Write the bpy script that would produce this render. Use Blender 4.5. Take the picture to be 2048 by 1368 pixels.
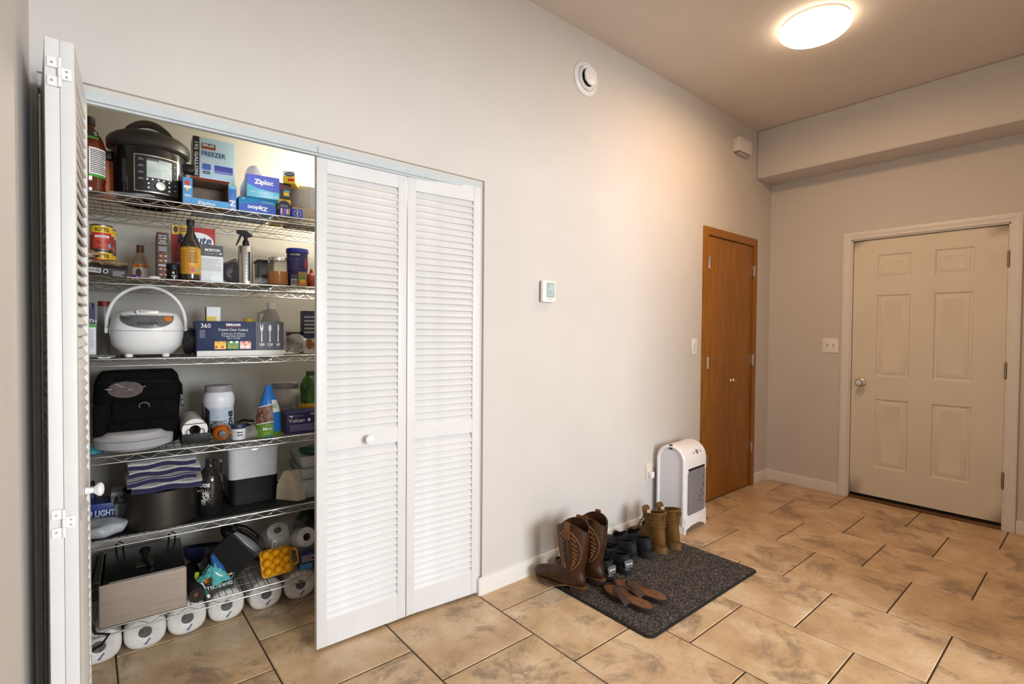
import bpy, bmesh, math, random
from mathutils import Vector, Matrix
random.seed(7)
R = math.radians
for o in list(bpy.data.objects): bpy.data.objects.remove(o)
sc = bpy.context.scene
C = sc.collection

# ------------------------------------------------------------------ camera
FPX, YAW, PITCH, ROLL = 1013.45, 0.87121, -0.02009, 0.00787      # focal length in pixels of the 2048x1368 frame
CAM = Vector((0.0, -1.97885, 1.29135))
fwd = Vector((math.cos(YAW)*math.cos(PITCH), math.sin(YAW)*math.cos(PITCH), math.sin(PITCH)))
rt0 = Vector((math.sin(YAW), -math.cos(YAW), 0)); up0 = rt0.cross(fwd)
rt = rt0*math.cos(ROLL)+up0*math.sin(ROLL); up = -rt0*math.sin(ROLL)+up0*math.cos(ROLL)
cd = bpy.data.cameras.new('camera'); cd.sensor_width = 36; cd.lens = FPX/2048*36; cd.clip_start = .02
cam = bpy.data.objects.new('camera', cd); C.objects.link(cam)
cam.matrix_world = Matrix.Translation(CAM) @ Matrix((rt, up, -fwd)).transposed().to_4x4()
sc.camera = cam

# ------------------------------------------------------------------ world, lights, exposure
sc.view_settings.view_transform = 'Standard'; sc.view_settings.look = 'None'
sc.view_settings.gamma = 1; sc.view_settings.use_curve_mapping = False
sc.view_settings.exposure = 0.0
w = bpy.data.worlds.new('world'); sc.world = w; w.use_nodes = True
bg = w.node_tree.nodes['Background']; bg.inputs[0].default_value = (.95, .97, 1.0, 1); bg.inputs[1].default_value = .03
def area(name, loc, target, sx, sy, power, col):
    l = bpy.data.lights.new(name, 'AREA'); l.shape = 'RECTANGLE'; l.size = sx; l.size_y = sy; l.energy = power; l.color = col
    o = bpy.data.objects.new(name, l); C.objects.link(o); o.location = loc
    o.rotation_euler = (Vector(target)-Vector(loc)).to_track_quat('-Z', 'Y').to_euler(); return o
area('window_daylight', (1.65, -5.6, 1.7), (1.6, 0, 1.3), 2.2, 1.7, 280, (.90, .955, 1.0))

def at(px, py, Y):                       # a pixel of the photograph seen on the vertical plane y = Y -> (x, z)
    d = fwd+rt*((px-1024)/FPX)-up*((py-684)/FPX); t = (Y-CAM.y)/d.y; q = CAM+d*t; return q.x, q.z
def atz(px, py, Z):                      # ... on the level plane z = Z -> (x, y)
    d = fwd+rt*((px-1024)/FPX)-up*((py-684)/FPX); t = (Z-CAM.z)/d.z; q = CAM+d*t; return q.x, q.y

# ------------------------------------------------------------------ materials
MATS = {}
def mat(name, col, rough=.5, metal=0, var=.05, scale=30, bump=0, bscale=None, trans=0, ior=1.45, alpha=1, coat=0, spec=.5):
    if name in MATS: return MATS[name]
    m = bpy.data.materials.new(name); m.use_nodes = True; nt = m.node_tree; N = nt.nodes; b = N['Principled BSDF']
    tc = N.new('ShaderNodeTexCoord'); nz = N.new('ShaderNodeTexNoise'); nz.inputs['Scale'].default_value = scale; nz.inputs['Detail'].default_value = 4
    nt.links.new(tc.outputs['Object'], nz.inputs['Vector'])
    rp = N.new('ShaderNodeValToRGB'); c0 = [max(0, c*(1-var*2)) for c in col]; c1 = [min(1, c*(1+var)) for c in col]
    rp.color_ramp.elements[0].position = .3; rp.color_ramp.elements[0].color = (*c0, 1)
    rp.color_ramp.elements[1].position = .7; rp.color_ramp.elements[1].color = (*c1, 1)
    nt.links.new(nz.outputs['Fac'], rp.inputs[0]); nt.links.new(rp.outputs[0], b.inputs['Base Color'])
    b.inputs['Roughness'].default_value = rough; b.inputs['Metallic'].default_value = metal
    b.inputs['Transmission Weight'].default_value = trans; b.inputs['IOR'].default_value = ior
    b.inputs['Alpha'].default_value = alpha; b.inputs['Specular IOR Level'].default_value = spec; b.inputs['Coat Weight'].default_value = coat
    if bump:
        n2 = N.new('ShaderNodeTexNoise'); n2.inputs['Scale'].default_value = bscale or scale*4; n2.inputs['Detail'].default_value = 3
        nt.links.new(tc.outputs['Object'], n2.inputs['Vector'])
        bp = N.new('ShaderNodeBump'); bp.inputs['Strength'].default_value = bump; bp.inputs['Distance'].default_value = .004
        nt.links.new(n2.outputs['Fac'], bp.inputs['Height']); nt.links.new(bp.outputs[0], b.inputs['Normal'])
    MATS[name] = m; return m
def paint(col): return mat('print %.3f %.3f %.3f' % col, col, .45, var=.03)
def emit(name, col, s):
    m = bpy.data.materials.new(name); m.use_nodes = True; b = m.node_tree.nodes['Principled BSDF']
    b.inputs['Base Color'].default_value = (.9, .9, .88, 1); b.inputs['Emission Color'].default_value = (*col, 1); b.inputs['Emission Strength'].default_value = s; return m
def tile_mat():
    m = bpy.data.materials.new('travertine tile'); m.use_nodes = True; nt = m.node_tree; N = nt.nodes; L = nt.links; b = N['Principled BSDF']
    g = N.new('ShaderNodeTexCoord'); oi = N.new('ShaderNodeObjectInfo')
    mul = N.new('ShaderNodeMath'); mul.operation = 'MULTIPLY'; mul.inputs[1].default_value = 57.3; L.new(oi.outputs['Random'], mul.inputs[0])
    cmb = N.new('ShaderNodeCombineXYZ'); L.new(mul.outputs[0], cmb.inputs[0]); L.new(mul.outputs[0], cmb.inputs[2])
    add = N.new('ShaderNodeVectorMath'); add.operation = 'ADD'; L.new(g.outputs['Object'], add.inputs[0]); L.new(cmb.outputs[0], add.inputs[1])
    def noise(s, d, r=.55, dist=0):
        n = N.new('ShaderNodeTexNoise'); n.inputs['Scale'].default_value = s; n.inputs['Detail'].default_value = d; n.inputs['Roughness'].default_value = r
        n.inputs['Distortion'].default_value = dist; L.new(add.outputs[0], n.inputs['Vector']); return n
    def ramp(src, pts):
        r = N.new('ShaderNodeValToRGB'); L.new(src, r.inputs[0])
        while len(r.color_ramp.elements) < len(pts): r.color_ramp.elements.new(.5)
        for e, (p_, c_) in zip(r.color_ramp.elements, pts): e.position = p_; e.color = (*c_, 1)
        return r
    def mix(f, a, c, mode='MIX'):
        x = N.new('ShaderNodeMix'); x.data_type = 'RGBA'; x.blend_type = mode
        if isinstance(f, float): x.inputs[0].default_value = f
        else: L.new(f, x.inputs[0])
        L.new(a, x.inputs[6]); L.new(c, x.inputs[7]); return x.outputs[2]
    base = ramp(noise(5, 6, .6).outputs['Fac'], [(.28, (.43, .285, .16)), (.5, (.59, .415, .245)), (.72, (.73, .585, .41))])
    stain = ramp(noise(3.6, 11, .70, .5).outputs['Fac'], [(.52, (0, 0, 0)), (.60, (.8, .8, .8)), (.75, (1, 1, 1))])
    dark = ramp(noise(34, 6, .7).outputs['Fac'], [(.3, (.19, .135, .09)), (.6, (.36, .26, .17))])
    c1 = mix(stain.outputs[0], base.outputs[0], dark.outputs[0])
    mx = N.new('ShaderNodeMath'); mx.operation = 'MULTIPLY'
    vein = ramp(noise(11, 8, .7, 1.2).outputs['Fac'], [(.485, (1, 1, 1)), (.5, (.55, .45, .38)), (.515, (1, 1, 1))])
    c2 = mix(.45, c1, vein.outputs[0], 'MULTIPLY')
    L.new(c2, b.inputs['Base Color'])
    rr = ramp(noise(8, 4).outputs['Fac'], [(.3, (.34,)*3), (.7, (.5,)*3)]); L.new(rr.outputs[0], b.inputs['Roughness'])
    bp = N.new('ShaderNodeBump'); bp.inputs['Strength'].default_value = .12; bp.inputs['Distance'].default_value = .004
    L.new(noise(40, 5).outputs['Fac'], bp.inputs['Height']); L.new(bp.outputs[0], b.inputs['Normal'])
    return m
def wood_mat(name, a, c, sx=18, sz=1.2, rough=.4):
    m = bpy.data.materials.new(name); m.use_nodes = True; nt = m.node_tree; N = nt.nodes; L = nt.links; b = N['Principled BSDF']
    tc = N.new('ShaderNodeTexCoord'); mp = N.new('ShaderNodeMapping'); mp.inputs['Scale'].default_value = (sx, sx, sz); L.new(tc.outputs['Object'], mp.inputs[0])
    n = N.new('ShaderNodeTexNoise'); n.inputs['Scale'].default_value = 4; n.inputs['Detail'].default_value = 7; n.inputs['Distortion'].default_value = .3; L.new(mp.outputs[0], n.inputs['Vector'])
    r = N.new('ShaderNodeValToRGB'); r.color_ramp.elements[0].position = .35; r.color_ramp.elements[1].position = .68
    r.color_ramp.elements[0].color = (*a, 1); r.color_ramp.elements[1].color = (*c, 1); L.new(n.outputs['Fac'], r.inputs[0]); L.new(r.outputs[0], b.inputs['Base Color'])
    b.inputs['Roughness'].default_value = rough; MATS[name] = m; return m
def speckle_mat(name, cols, scale, rough=.95, bump=.8):
    m = bpy.data.materials.new(name); m.use_nodes = True; nt = m.node_tree; N = nt.nodes; L = nt.links; b = N['Principled BSDF']
    tc = N.new('ShaderNodeTexCoord'); n = N.new('ShaderNodeTexNoise'); n.inputs['Scale'].default_value = scale; n.inputs['Detail'].default_value = 3; n.inputs['Roughness'].default_value = .8
    L.new(tc.outputs['Object'], n.inputs['Vector'])
    r = N.new('ShaderNodeValToRGB'); L.new(n.outputs['Fac'], r.inputs[0])
    while len(r.color_ramp.elements) < len(cols): r.color_ramp.elements.new(.5)
    for e, (p_, c_) in zip(r.color_ramp.elements, cols): e.position = p_; e.color = (*c_, 1)
    L.new(r.outputs[0], b.inputs['Base Color']); b.inputs['Roughness'].default_value = rough
    bp = N.new('ShaderNodeBump'); bp.inputs['Strength'].default_value = bump; bp.inputs['Distance'].default_value = .006
    L.new(n.outputs['Fac'], bp.inputs['Height']); L.new(bp.outputs[0], b.inputs['Normal']); MATS[name] = m; return m
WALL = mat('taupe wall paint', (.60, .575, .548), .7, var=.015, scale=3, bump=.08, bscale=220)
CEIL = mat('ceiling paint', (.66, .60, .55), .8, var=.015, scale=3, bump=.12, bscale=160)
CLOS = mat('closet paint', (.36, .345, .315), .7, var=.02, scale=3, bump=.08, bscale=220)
TRIMW = mat('white trim paint', (.72, .70, .67), .4, var=.02, scale=6)
DOORW = mat('white louvre paint', (.69, .69, .695), .42, var=.02, scale=9)
SLATW = mat('white slat paint', (.70, .698, .695), .45, var=.03, scale=14)
FDOOR = mat('cream door paint', (.70, .65, .55), .42, var=.02, scale=4)
GROUT = mat('dark grout', (.035, .026, .018), .9, var=.1)
TILE = tile_mat()
OAK = wood_mat('orange stained wood', (.235, .085, .006), (.345, .138, .011), 14, 1.0, .38)
NICK = mat('brushed nickel', (.62, .60, .56), .28, 1, var=.04)
BRONZE = mat('aged brass', (.34, .29, .20), .35, 1, var=.08)
CHROME = mat('chrome wire', (.50, .50, .49), .25, 1, var=.03)
STEEL = mat('stainless sheet', (.56, .52, .48), .34, 1, var=.1, scale=6)
ALU = mat('foil', (.82, .82, .84), .24, 1, var=.05, bump=.6, bscale=90)
BLK = mat('black plastic', (.006, .006, .0065), .45, spec=.3, var=.1)
BLKG = mat('black gloss', (.006, .006, .007), .12, var=.1, coat=.3)
BLKF = mat('black fabric', (.005, .005, .0055), .95, spec=.12, var=.2, scale=60, bump=.6, bscale=400)
CHAR = mat('charcoal lid plastic', (.035, .033, .031), .42, var=.06)
WPL = mat('white plastic', (.82, .82, .83), .35, var=.02)
PAPER = mat('white paper', (.80, .79, .77), .9, var=.05, scale=50, bump=.5, bscale=160)
CLEAR = mat('clear wrap', (.92, .92, .92), .12, var=.02, trans=.55, alpha=.30, bump=.9, bscale=45)
GLASS = mat('clear glass', (.95, .96, .95), .04, var=.01, trans=1, ior=1.3, alpha=.55)
SMOKE = mat('smoky plastic', (.30, .29, .28), .15, var=.05, trans=.5, alpha=.55)
GREYP = mat('grey plastic', (.22, .22, .23), .4, var=.05)
BROWNI = mat('brown cardboard', (.20, .15, .11), .85, var=.08)

# ------------------------------------------------------------------ mesh helpers
def obj(name, bm, m, parent=None, smooth=35, loc=None, rot=None):
    me = bpy.data.meshes.new(name); bmesh.ops.recalc_face_normals(bm, faces=bm.faces[:]); bm.to_mesh(me); bm.free()
    if smooth:
        for p in me.polygons: p.use_smooth = True
        me.set_sharp_from_angle(angle=R(smooth))
    if m: me.materials.append(m)
    o = bpy.data.objects.new(name, me); C.objects.link(o)
    if parent: o.parent = parent
    if loc is not None: o.location = loc
    if rot is not None: o.rotation_euler = rot
    return o
def settle(t, z, grip=None):             # let a tilted thing down (or up) until its lowest point touches the level z
    bpy.context.view_layer.update(); lo = 9
    for c in t.children_recursive:
        if c.type == 'MESH':
            for v in c.data.vertices: lo = min(lo, (c.matrix_world @ v.co).z)
    t.location.z += z-lo
def tag(o, label, cat, group=None):
    o['label'] = label; o['category'] = cat
    if group: o['group'] = group
    return o
def struct(o, label=None):
    o['kind'] = 'structure'
    if label: o['label'] = label
    return o
def thing(name, label, cat, loc=(0, 0, 0), rz=0, group=None, rot=None):
    o = bpy.data.objects.new(name, None); C.objects.link(o); o.empty_display_size = .05
    o.location = loc; o.rotation_euler = rot if rot else (0, 0, rz)
    return tag(o, label, cat, group)
def dup(root, loc=None, rot=None, label=None):
    r = root.copy(); C.objects.link(r)
    if loc is not None: r.location = loc
    if rot is not None: r.rotation_euler = rot
    if label: r['label'] = label
    for ch in list(root.children):
        c = ch.copy(); C.objects.link(c); c.parent = r
        for g in list(ch.children):
            d = g.copy(); C.objects.link(d); d.parent = c
    return r
def B(): return bmesh.new()
def box(bm, x0, x1, y0, y1, z0, z1, bev=0, seg=2, M=None):
    b = bmesh.new()
    bmesh.ops.create_cube(b, size=1, matrix=Matrix.Translation(((x0+x1)/2, (y0+y1)/2, (z0+z1)/2)) @ Matrix.Diagonal((abs(x1-x0), abs(y1-y0), abs(z1-z0), 1)))
    if bev: bmesh.ops.bevel(b, geom=b.edges[:], offset=min(bev, .49*min(abs(x1-x0), abs(y1-y0), abs(z1-z0))), segments=seg, affect='EDGES', profile=.6)
    if M is not None: bmesh.ops.transform(b, matrix=M, verts=b.verts[:])
    return merge(bm, b)
def merge(bm, b):
    me = bpy.data.meshes.new('t'); b.to_mesh(me); b.free(); bm.from_mesh(me); bpy.data.meshes.remove(me); return bm
def rings(bm, rs, cap0=True, cap1=True, closed=True):
    vs = [[bm.verts.new(p) for p in r] for r in rs]; n = len(rs[0])
    for a, b in zip(vs, vs[1:]):
        for i in range(n if closed else n-1):
            j = (i+1) % n
            try: bm.faces.new((a[i], a[j], b[j], b[i]))
            except ValueError: pass
    if cap0: bm.faces.new(vs[0][::-1])
    if cap1: bm.faces.new(vs[-1])
    return bm
def lathe(bm, prof, seg=32, M=None, cap0=True, cap1=True, sx=1, sy=1):
    M = M or Matrix()
    return rings(bm, [[M @ Vector((r*sx*math.cos(2*math.pi*i/seg), r*sy*math.sin(2*math.pi*i/seg), z)) for i in range(seg)] for r, z in prof], cap0, cap1)
def tube(bm, pts, r, seg=6, closed=False, caps=True, flat=1):
    pts = [Vector(p) for p in pts]; n = len(pts); rs = []; ref = None
    for i, p in enumerate(pts):
        a = pts[i-1] if (i > 0 or closed) else p; b = pts[(i+1) % n] if (i < n-1 or closed) else p
        t = (b-a).normalized() if (b-a).length > 1e-9 else Vector((0, 0, 1))
        if ref is None: ref = Vector((0, 0, 1)) if abs(t.z) < .9 else Vector((1, 0, 0))
        u = t.cross(ref).normalized(); v = u.cross(t).normalized(); ref = v
        rs.append([p+(u*math.cos(2*math.pi*k/seg)+v*math.sin(2*math.pi*k/seg)*flat)*(r if not callable(r) else r(i/(n-1))) for k in range(seg)])
    if closed: rs.append(rs[0]); return rings(bm, rs, False, False)
    return rings(bm, rs, caps, caps)
def prism(bm, poly, axis, a, b, bev=0):
    def V3(u, v, w): return {'y': (u, w, v), 'x': (w, u, v), 'z': (u, v, w)}[axis]
    t = bmesh.new(); rings(t, [[V3(u, v, a) for u, v in poly], [V3(u, v, b) for u, v in poly]])
    if bev:
        bmesh.ops.recalc_face_normals(t, faces=t.faces[:])
        bmesh.ops.bevel(t, geom=[e for e in t.edges if e.calc_face_angle(0) > .6], offset=bev, segments=2, affect='EDGES')
    return merge(bm, t)
def rrect(w, h, r, n=5, cx=0, cy=0):
    out = []
    for k, (sx, sy) in enumerate(((1, 1), (-1, 1), (-1, -1), (1, -1))):
        for i in range(n+1):
            a = math.pi/2*(k+i/n); out.append((cx+sx*(w/2-r)+r*math.cos(a), cy+sy*(h/2-r)+r*math.sin(a)))
    return out
def ball(bm, c, rx, ry, rz, u=14, v=9, M=None):
    b = bmesh.new(); bmesh.ops.create_uvsphere(b, u_segments=u, v_segments=v, radius=1, matrix=Matrix.Translation(c) @ Matrix.Diagonal((rx, ry, rz, 1)))
    if M is not None: bmesh.ops.transform(b, matrix=M, verts=b.verts[:])
    return merge(bm, b)
def crumple(bm, amt, seed=1, freq=18.0):
    from mathutils import noise
    for v in bm.verts:
        n = noise.noise_vector(v.co*freq+Vector((seed*3.1, seed*1.7, seed))); v.co += n*amt
    return bm
TXT = {}
def text(parent, s, size, x, z, y, m, width=None, rot=0, face='front', bold=.0, align='CENTER', name='lettering', flip=False, bend=None, italic=0):
    key = (s, bold, align)
    if key not in TXT:
        cu = bpy.data.curves.new('lettering', 'FONT'); cu.body = s; cu.align_x = align; cu.align_y = 'CENTER'; cu.size = 1; cu.offset = bold; cu.resolution_u = 2
        to = bpy.data.objects.new('tmp', cu); C.objects.link(to); bpy.context.view_layer.update()
        me = bpy.data.meshes.new_from_object(to.evaluated_get(bpy.context.evaluated_depsgraph_get())); bpy.data.objects.remove(to); TXT[key] = me
    me = TXT[key].copy(); me.name = name
    xs = [v.co.x for v in me.vertices] or [0, 1]; wd = max(xs)-min(xs) or 1
    sx = size if not width else min(size*1.6, width/wd)
    c, q = math.cos(rot), math.sin(rot)
    for v in me.vertices:
        u, w_ = v.co.x*sx+italic*v.co.y*size, v.co.y*size
        if flip: u, w_ = -u, -w_
        u, w_ = u*c-w_*q+x, u*q+w_*c+z
        if bend: v.co = (bend*math.sin(u/bend), -bend*math.cos(u/bend), w_)
        elif face == 'front': v.co = (u, y, w_)
        elif face == 'left': v.co = (y, -u, w_)
        elif face == 'top': v.co = (u, w_, y)
    me.materials.clear(); me.materials.append(m)
    o = bpy.data.objects.new(name, me); C.objects.link(o); o.parent = parent; return o
def patch(parent, x0, x1, z0, z1, y, m, name='label_panel', face='front', r=0, bend=None, th=.0004):
    bm = B()
    if bend:
        n = max(3, int(abs(x1-x0)/bend/.2)+1)
        rings(bm, [[((bend)*math.sin((x0+(x1-x0)*i/n)/bend), -(bend)*math.cos((x0+(x1-x0)*i/n)/bend), z) for i in range(n+1)] for z in (z0, z1)], False, False, closed=False)
    elif face == 'front':
        prism(bm, rrect(x1-x0, z1-z0, r, 4, (x0+x1)/2, (z0+z1)/2), 'y', y, y+th) if r else box(bm, x0, x1, y, y+th, z0, z1)
    elif face == 'left': box(bm, y, y+th, -x1, -x0, z0, z1)
    elif face == 'top': box(bm, x0, x1, z0, z1, y-th, y)
    return obj(name, bm, m, parent)
def disc(parent, cx, cz, rx, rz, y, m, name='printed_mark', bend=None, seg=24):
    bm = B(); pts = [(cx+rx*math.cos(2*math.pi*i/seg), cz+rz*math.sin(2*math.pi*i/seg)) for i in range(seg)]
    if bend:
        vs = [bm.verts.new((bend*math.sin(u/bend), -bend*math.cos(u/bend), v)) for u, v in pts]; cv = bm.verts.new((bend*math.sin(cx/bend), -bend*math.cos(cx/bend), cz))
        for i in range(seg): bm.faces.new((vs[i], vs[(i+1) % seg], cv))
    else: prism(bm, pts, 'y', y, y+.0004)
    return obj(name, bm, m, parent)
def lines(parent, x0, x1, z0, z1, n, y, m, bend=None, fill=.45):
    bm = B(); random.seed(int(abs(x0*1e4))+n)                 # rows of print too small to read, as fine bars
    for i in range(n):
        zc = z1-(z1-z0)*(i+.5)/n; hh = (z1-z0)/n*fill/2; x1i = x0+(x1-x0)*(random.uniform(.75, 1) if i % 3 == 2 else 1)
        if bend:
            k = 4; rings(bm, [[(bend*math.sin((x0+(x1i-x0)*j/k)/bend), -bend*math.cos((x0+(x1i-x0)*j/k)/bend), zz) for j in range(k+1)] for zz in (zc-hh, zc+hh)], False, False, closed=False)
        else: box(bm, x0, x1i, y, y+.0003, zc-hh, zc+hh)
    o = obj('fine_print', bm, m, parent); o['kind'] = 'stuff'; return o
def barcode(parent, x0, x1, z0, z1, y, bend=None):
    patch(parent, x0, x1, z0, z1, y, paint((.8, .8, .8)), 'barcode_panel', bend=bend)
    bm = B(); x = x0+.06*(x1-x0); b2 = bend+.0003 if bend else None
    random.seed(3)
    while x < x1-.08*(x1-x0):
        wd = (x1-x0)*random.choice((.02, .035, .055)); za, zb = z0+.15*(z1-z0), z1-.12*(z1-z0)
        if bend: rings(bm, [[(b2*math.sin(q/b2), -b2*math.cos(q/b2), zz) for q in (x, x+wd)] for zz in (za, zb)], False, False, closed=False)
        else: box(bm, x, x+wd, y-.0003, y, za, zb)
        x += wd+(x1-x0)*random.choice((.02, .04))
    o = obj('barcode', bm, BLK, parent); o['kind'] = 'stuff'
# ------------------------------------------------------------------ the room
XW, XF, XS, ZS, ZC = -.116, 4.65, 4.36, 2.602, 3.0         # left wall, far wall, soffit face, soffit underside, ceiling
OX0, OX1, OZ = -.10, 1.468, 2.004                          # closet opening
PX0, PX1, PZ = 3.508, 4.375, 2.09                          # wooden closet doors (outer casing)
DY0, DY1, DZ = -1.517, -.638, 2.024                        # far door slab
YR = -6.2; YB = .93
T = .115
def grid_wall(name, xs_, zs_, holes, m, label):              # wall built as a grid so the openings stay clean; opening edges rounded
    bm = B(); vd = {}
    def v(i, y, j):
        if (i, y, j) not in vd: vd[i, y, j] = bm.verts.new((xs_[i], y, zs_[j]))
        return vd[i, y, j]
    nx, nz = len(xs_)-1, len(zs_)-1
    solid = lambda i, j: 0 <= i < nx and 0 <= j < nz and (i, j) not in holes
    for i in range(nx):
        for j in range(nz):
            if (i, j) in holes: continue
            for y in (0, T): bm.faces.new((v(i, y, j), v(i+1, y, j), v(i+1, y, j+1), v(i, y, j+1)))
            for (di, dj), (p, q) in (((-1, 0), ((i, j), (i, j+1))), ((1, 0), ((i+1, j), (i+1, j+1))), ((0, 1), ((i, j+1), (i+1, j+1))), ((0, -1), ((i, j), (i+1, j)))):
                if not solid(i+di, j+dj): bm.faces.new((v(p[0], 0, p[1]), v(q[0], 0, q[1]), v(q[0], T, q[1]), v(p[0], T, p[1])))
    bmesh.ops.recalc_face_normals(bm, faces=bm.faces[:])
    es = [e for e in bm.edges if all(abs(q.co.y) < 1e-6 and OX0+.05 < q.co.x < OX1+.001 and q.co.z < OZ+.001 for q in e.verts) and len(e.link_faces) == 2 and e.calc_face_angle(0) > 1]
    es += [e for e in bm.edges if all(abs(q.co.y) < 1e-6 and q.co.z > OZ-.001 and q.co.z < OZ+.001 and q.co.x < OX1+.001 and q.co.x > OX0-.001 for q in e.verts) and e not in es]
    bmesh.ops.bevel(bm, geom=es, offset=.016, segments=4, affect='EDGES')
    return struct(obj(name, bm, m, None, 40), label)
grid_wall('wall_north', [XW, OX0, OX1, PX0+.03, PX1-.03, XF+.1], [0, OZ, PZ-.03, ZC], {(1, 0), (3, 0), (3, 1)}, WALL, 'long taupe wall with the closet opening')
struct(obj('wall_west', box(B(), XW-.1, XW, YR, T, 0, ZC), WALL), 'taupe side wall at the left edge')
def plane_wall(name, y0, y1, hole, label):                  # far wall with the door hole
    bm = B(); a, b, z = hole
    rings(bm, [[(XF, y, zz) for y, zz in ((y0, 0), (a, 0), (a, z), (b, z), (b, 0), (y1, 0), (y1, ZC), (y0, ZC))], [(XF+.12, y, zz) for y, zz in ((y0, 0), (a, 0), (a, z), (b, z), (b, 0), (y1, 0), (y1, ZC), (y0, ZC))]])
    return struct(obj(name, bm, WALL, None, 30), label)
plane_wall('wall_east', YR, T, (DY0-.02, DY1+.02, DZ+.02), 'taupe far wall around the white entry door')
struct(obj('trim_1', box(B(), XS, XF, YR, 0, ZS, ZC, .012, 3), WALL, None, 40), 'boxed soffit along the top of the far wall')
struct(obj('ceiling', box(B(), XW-.1, XF+.12, YR, T, ZC, ZC+.08), CEIL), 'flat warm grey ceiling')
struct(obj('wall_south', box(B(), 2.65, XF+.1, -2.17, -2.05, 0, ZC), WALL), 'right side wall of the passage, beyond the right edge of the photo')
struct(obj('wall_light_block', box(B(), XW, 2.9, -2.42, -2.30, 2.3, ZC), WALL), 'unseen wall added behind the camera to cut off high daylight')  # unseen, added so the daylight fades towards the wall top and ceiling
# closet shell
CX1 = 1.62
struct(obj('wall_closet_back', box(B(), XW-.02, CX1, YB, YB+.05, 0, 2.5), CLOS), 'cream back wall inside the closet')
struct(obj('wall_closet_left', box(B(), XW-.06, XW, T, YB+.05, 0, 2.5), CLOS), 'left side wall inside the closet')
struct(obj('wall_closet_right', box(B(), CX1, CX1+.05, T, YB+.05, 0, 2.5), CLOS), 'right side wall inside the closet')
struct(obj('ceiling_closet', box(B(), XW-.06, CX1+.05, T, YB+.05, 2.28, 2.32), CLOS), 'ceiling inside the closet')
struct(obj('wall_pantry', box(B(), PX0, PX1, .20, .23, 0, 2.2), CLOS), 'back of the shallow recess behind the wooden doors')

# floor: a grout bed with every tile its own piece
fl = struct(obj('floor', box(B(), XW-.1, XF+.12, YR, YB+.05, -.06, -.003), GROUT), 'tan stone tile floor in running bond with dark joints')
TX0, TP, G = 1.4619, .46, .0028
tcache = {}
def tile(x0, x1, y0, y1):
    x0, x1, y0, y1 = max(x0, XW), min(x1, XF), max(y0, YR), min(y1, YB)
    if x1-x0 < .02 or y1-y0 < .02: return
    k = (round(x1-x0, 3), round(y1-y0, 3))
    if k not in tcache:
        bm = B(); hx, hy = (x1-x0)/2-G, (y1-y0)/2-G; b = .003
        rings(bm, [[(-hx, -hy, -.02), (hx, -hy, -.02), (hx, hy, -.02), (-hx, hy, -.02)], [(-hx, -hy, -b*.8), (hx, -hy, -b*.8), (hx, hy, -b*.8), (-hx, hy, -b*.8)],
                   [(-hx+b, -hy+b, 0), (hx-b, -hy+b, 0), (hx-b, hy-b, 0), (-hx+b, hy-b, 0)]])
        o = obj('floor_tile', bm, TILE, fl, 20); tcache[k] = o.data
    else:
        o = bpy.data.objects.new('floor_tile', tcache[k]); C.objects.link(o); o.parent = fl
    o.location = ((x0+x1)/2, (y0+y1)/2, random.uniform(-.0006, 0))
for i in range(-4, 8):
    j0 = -.177 if i % 2 == 0 else -.403
    for k in range(-13, 4): tile(TX0+i*TP, TX0+(i+1)*TP, j0+k*TP, j0+(k+1)*TP)

# baseboards
def baseboard(name, pts, label):          # run of (x, y) points, board on the left of the walking direction
    bm = B(); prof = [(0, 0), (.013, 0), (.013, .068), (.009, .082), (0, .086)]
    for (xa, ya), (xb, yb) in zip(pts, pts[1:]):
        d = Vector((xb-xa, yb-ya)).normalized(); n = Vector((d.y, -d.x))
        rings(bm, [[(xa+n.x*o_, ya+n.y*o_, z) for o_, z in prof], [(xb+n.x*o_, yb+n.y*o_, z) for o_, z in prof]])
    return struct(obj(name, bm, TRIMW, None, 30), label)
baseboard('baseboard_north', [(OX1-.004, 0), (PX0, 0)], 'white baseboard behind the shoes')
struct(obj('baseboard_jamb', box(B(), OX1-.012, OX1+.001, -.012, .055, 0, .084, .002), TRIMW), 'short return of the white baseboard at the closet jamb')
baseboard('baseboard_corner', [(PX1, 0), (XF, 0)], 'short white baseboard right of the wooden doors')
baseboard('baseboard_east', [(XF, 0), (XF, -.566)], 'white baseboard between corner and entry door')
baseboard('baseboard_south', [(XF, -1.589), (XF, YR)], 'white baseboard right of the entry door')

# far entry door: casing, slab with six raised panels, knob, hinges
def raised(parent, M, w, h, m, name='raised_panel'):
    steps = ((0, 0), (.004, -.002), (.010, -.009), (.022, -.009), (.026, -.006), (.050, -.0015), (.053, -.0025))
    bm = B(); rings(bm, [[M @ Vector(p) for p in ((-w/2+i, d, -h/2+i), (w/2-i, d, -h/2+i), (w/2-i, d, h/2-i), (-w/2+i, d, h/2-i))] for i, d in steps], False, True)
    return obj(name, bm, m, parent, 20)
D1 = bpy.data.objects.new('door_1', None); C.objects.link(D1); struct(D1, 'cream six panel entry door in the far wall'); D1.location = (XF, (DY0+DY1)/2, 0)
D1.rotation_euler = (0, 0, R(-90))       # local x runs towards the room's right, local -y faces the room
dw = DY1-DY0; rec = .018
xs = [-dw/2, -dw/2+.155, -dw/2+.367, -dw/2+.5, -dw/2+.717, dw/2]; zs = [.04, .265, .797, .97, 1.597, 1.72, 1.905, DZ]
bm = B()
for a in range(5):
    for c in range(7):
        if a in (1, 3) and c in (1, 3, 5): continue
        vs = [bm.verts.new((x, rec, z)) for x, z in ((xs[a], zs[c]), (xs[a+1], zs[c]), (xs[a+1], zs[c+1]), (xs[a], zs[c+1]))]; bm.faces.new(vs)
box(bm, -dw/2, dw/2, rec+.012, rec+.04, zs[0], DZ)
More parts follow.
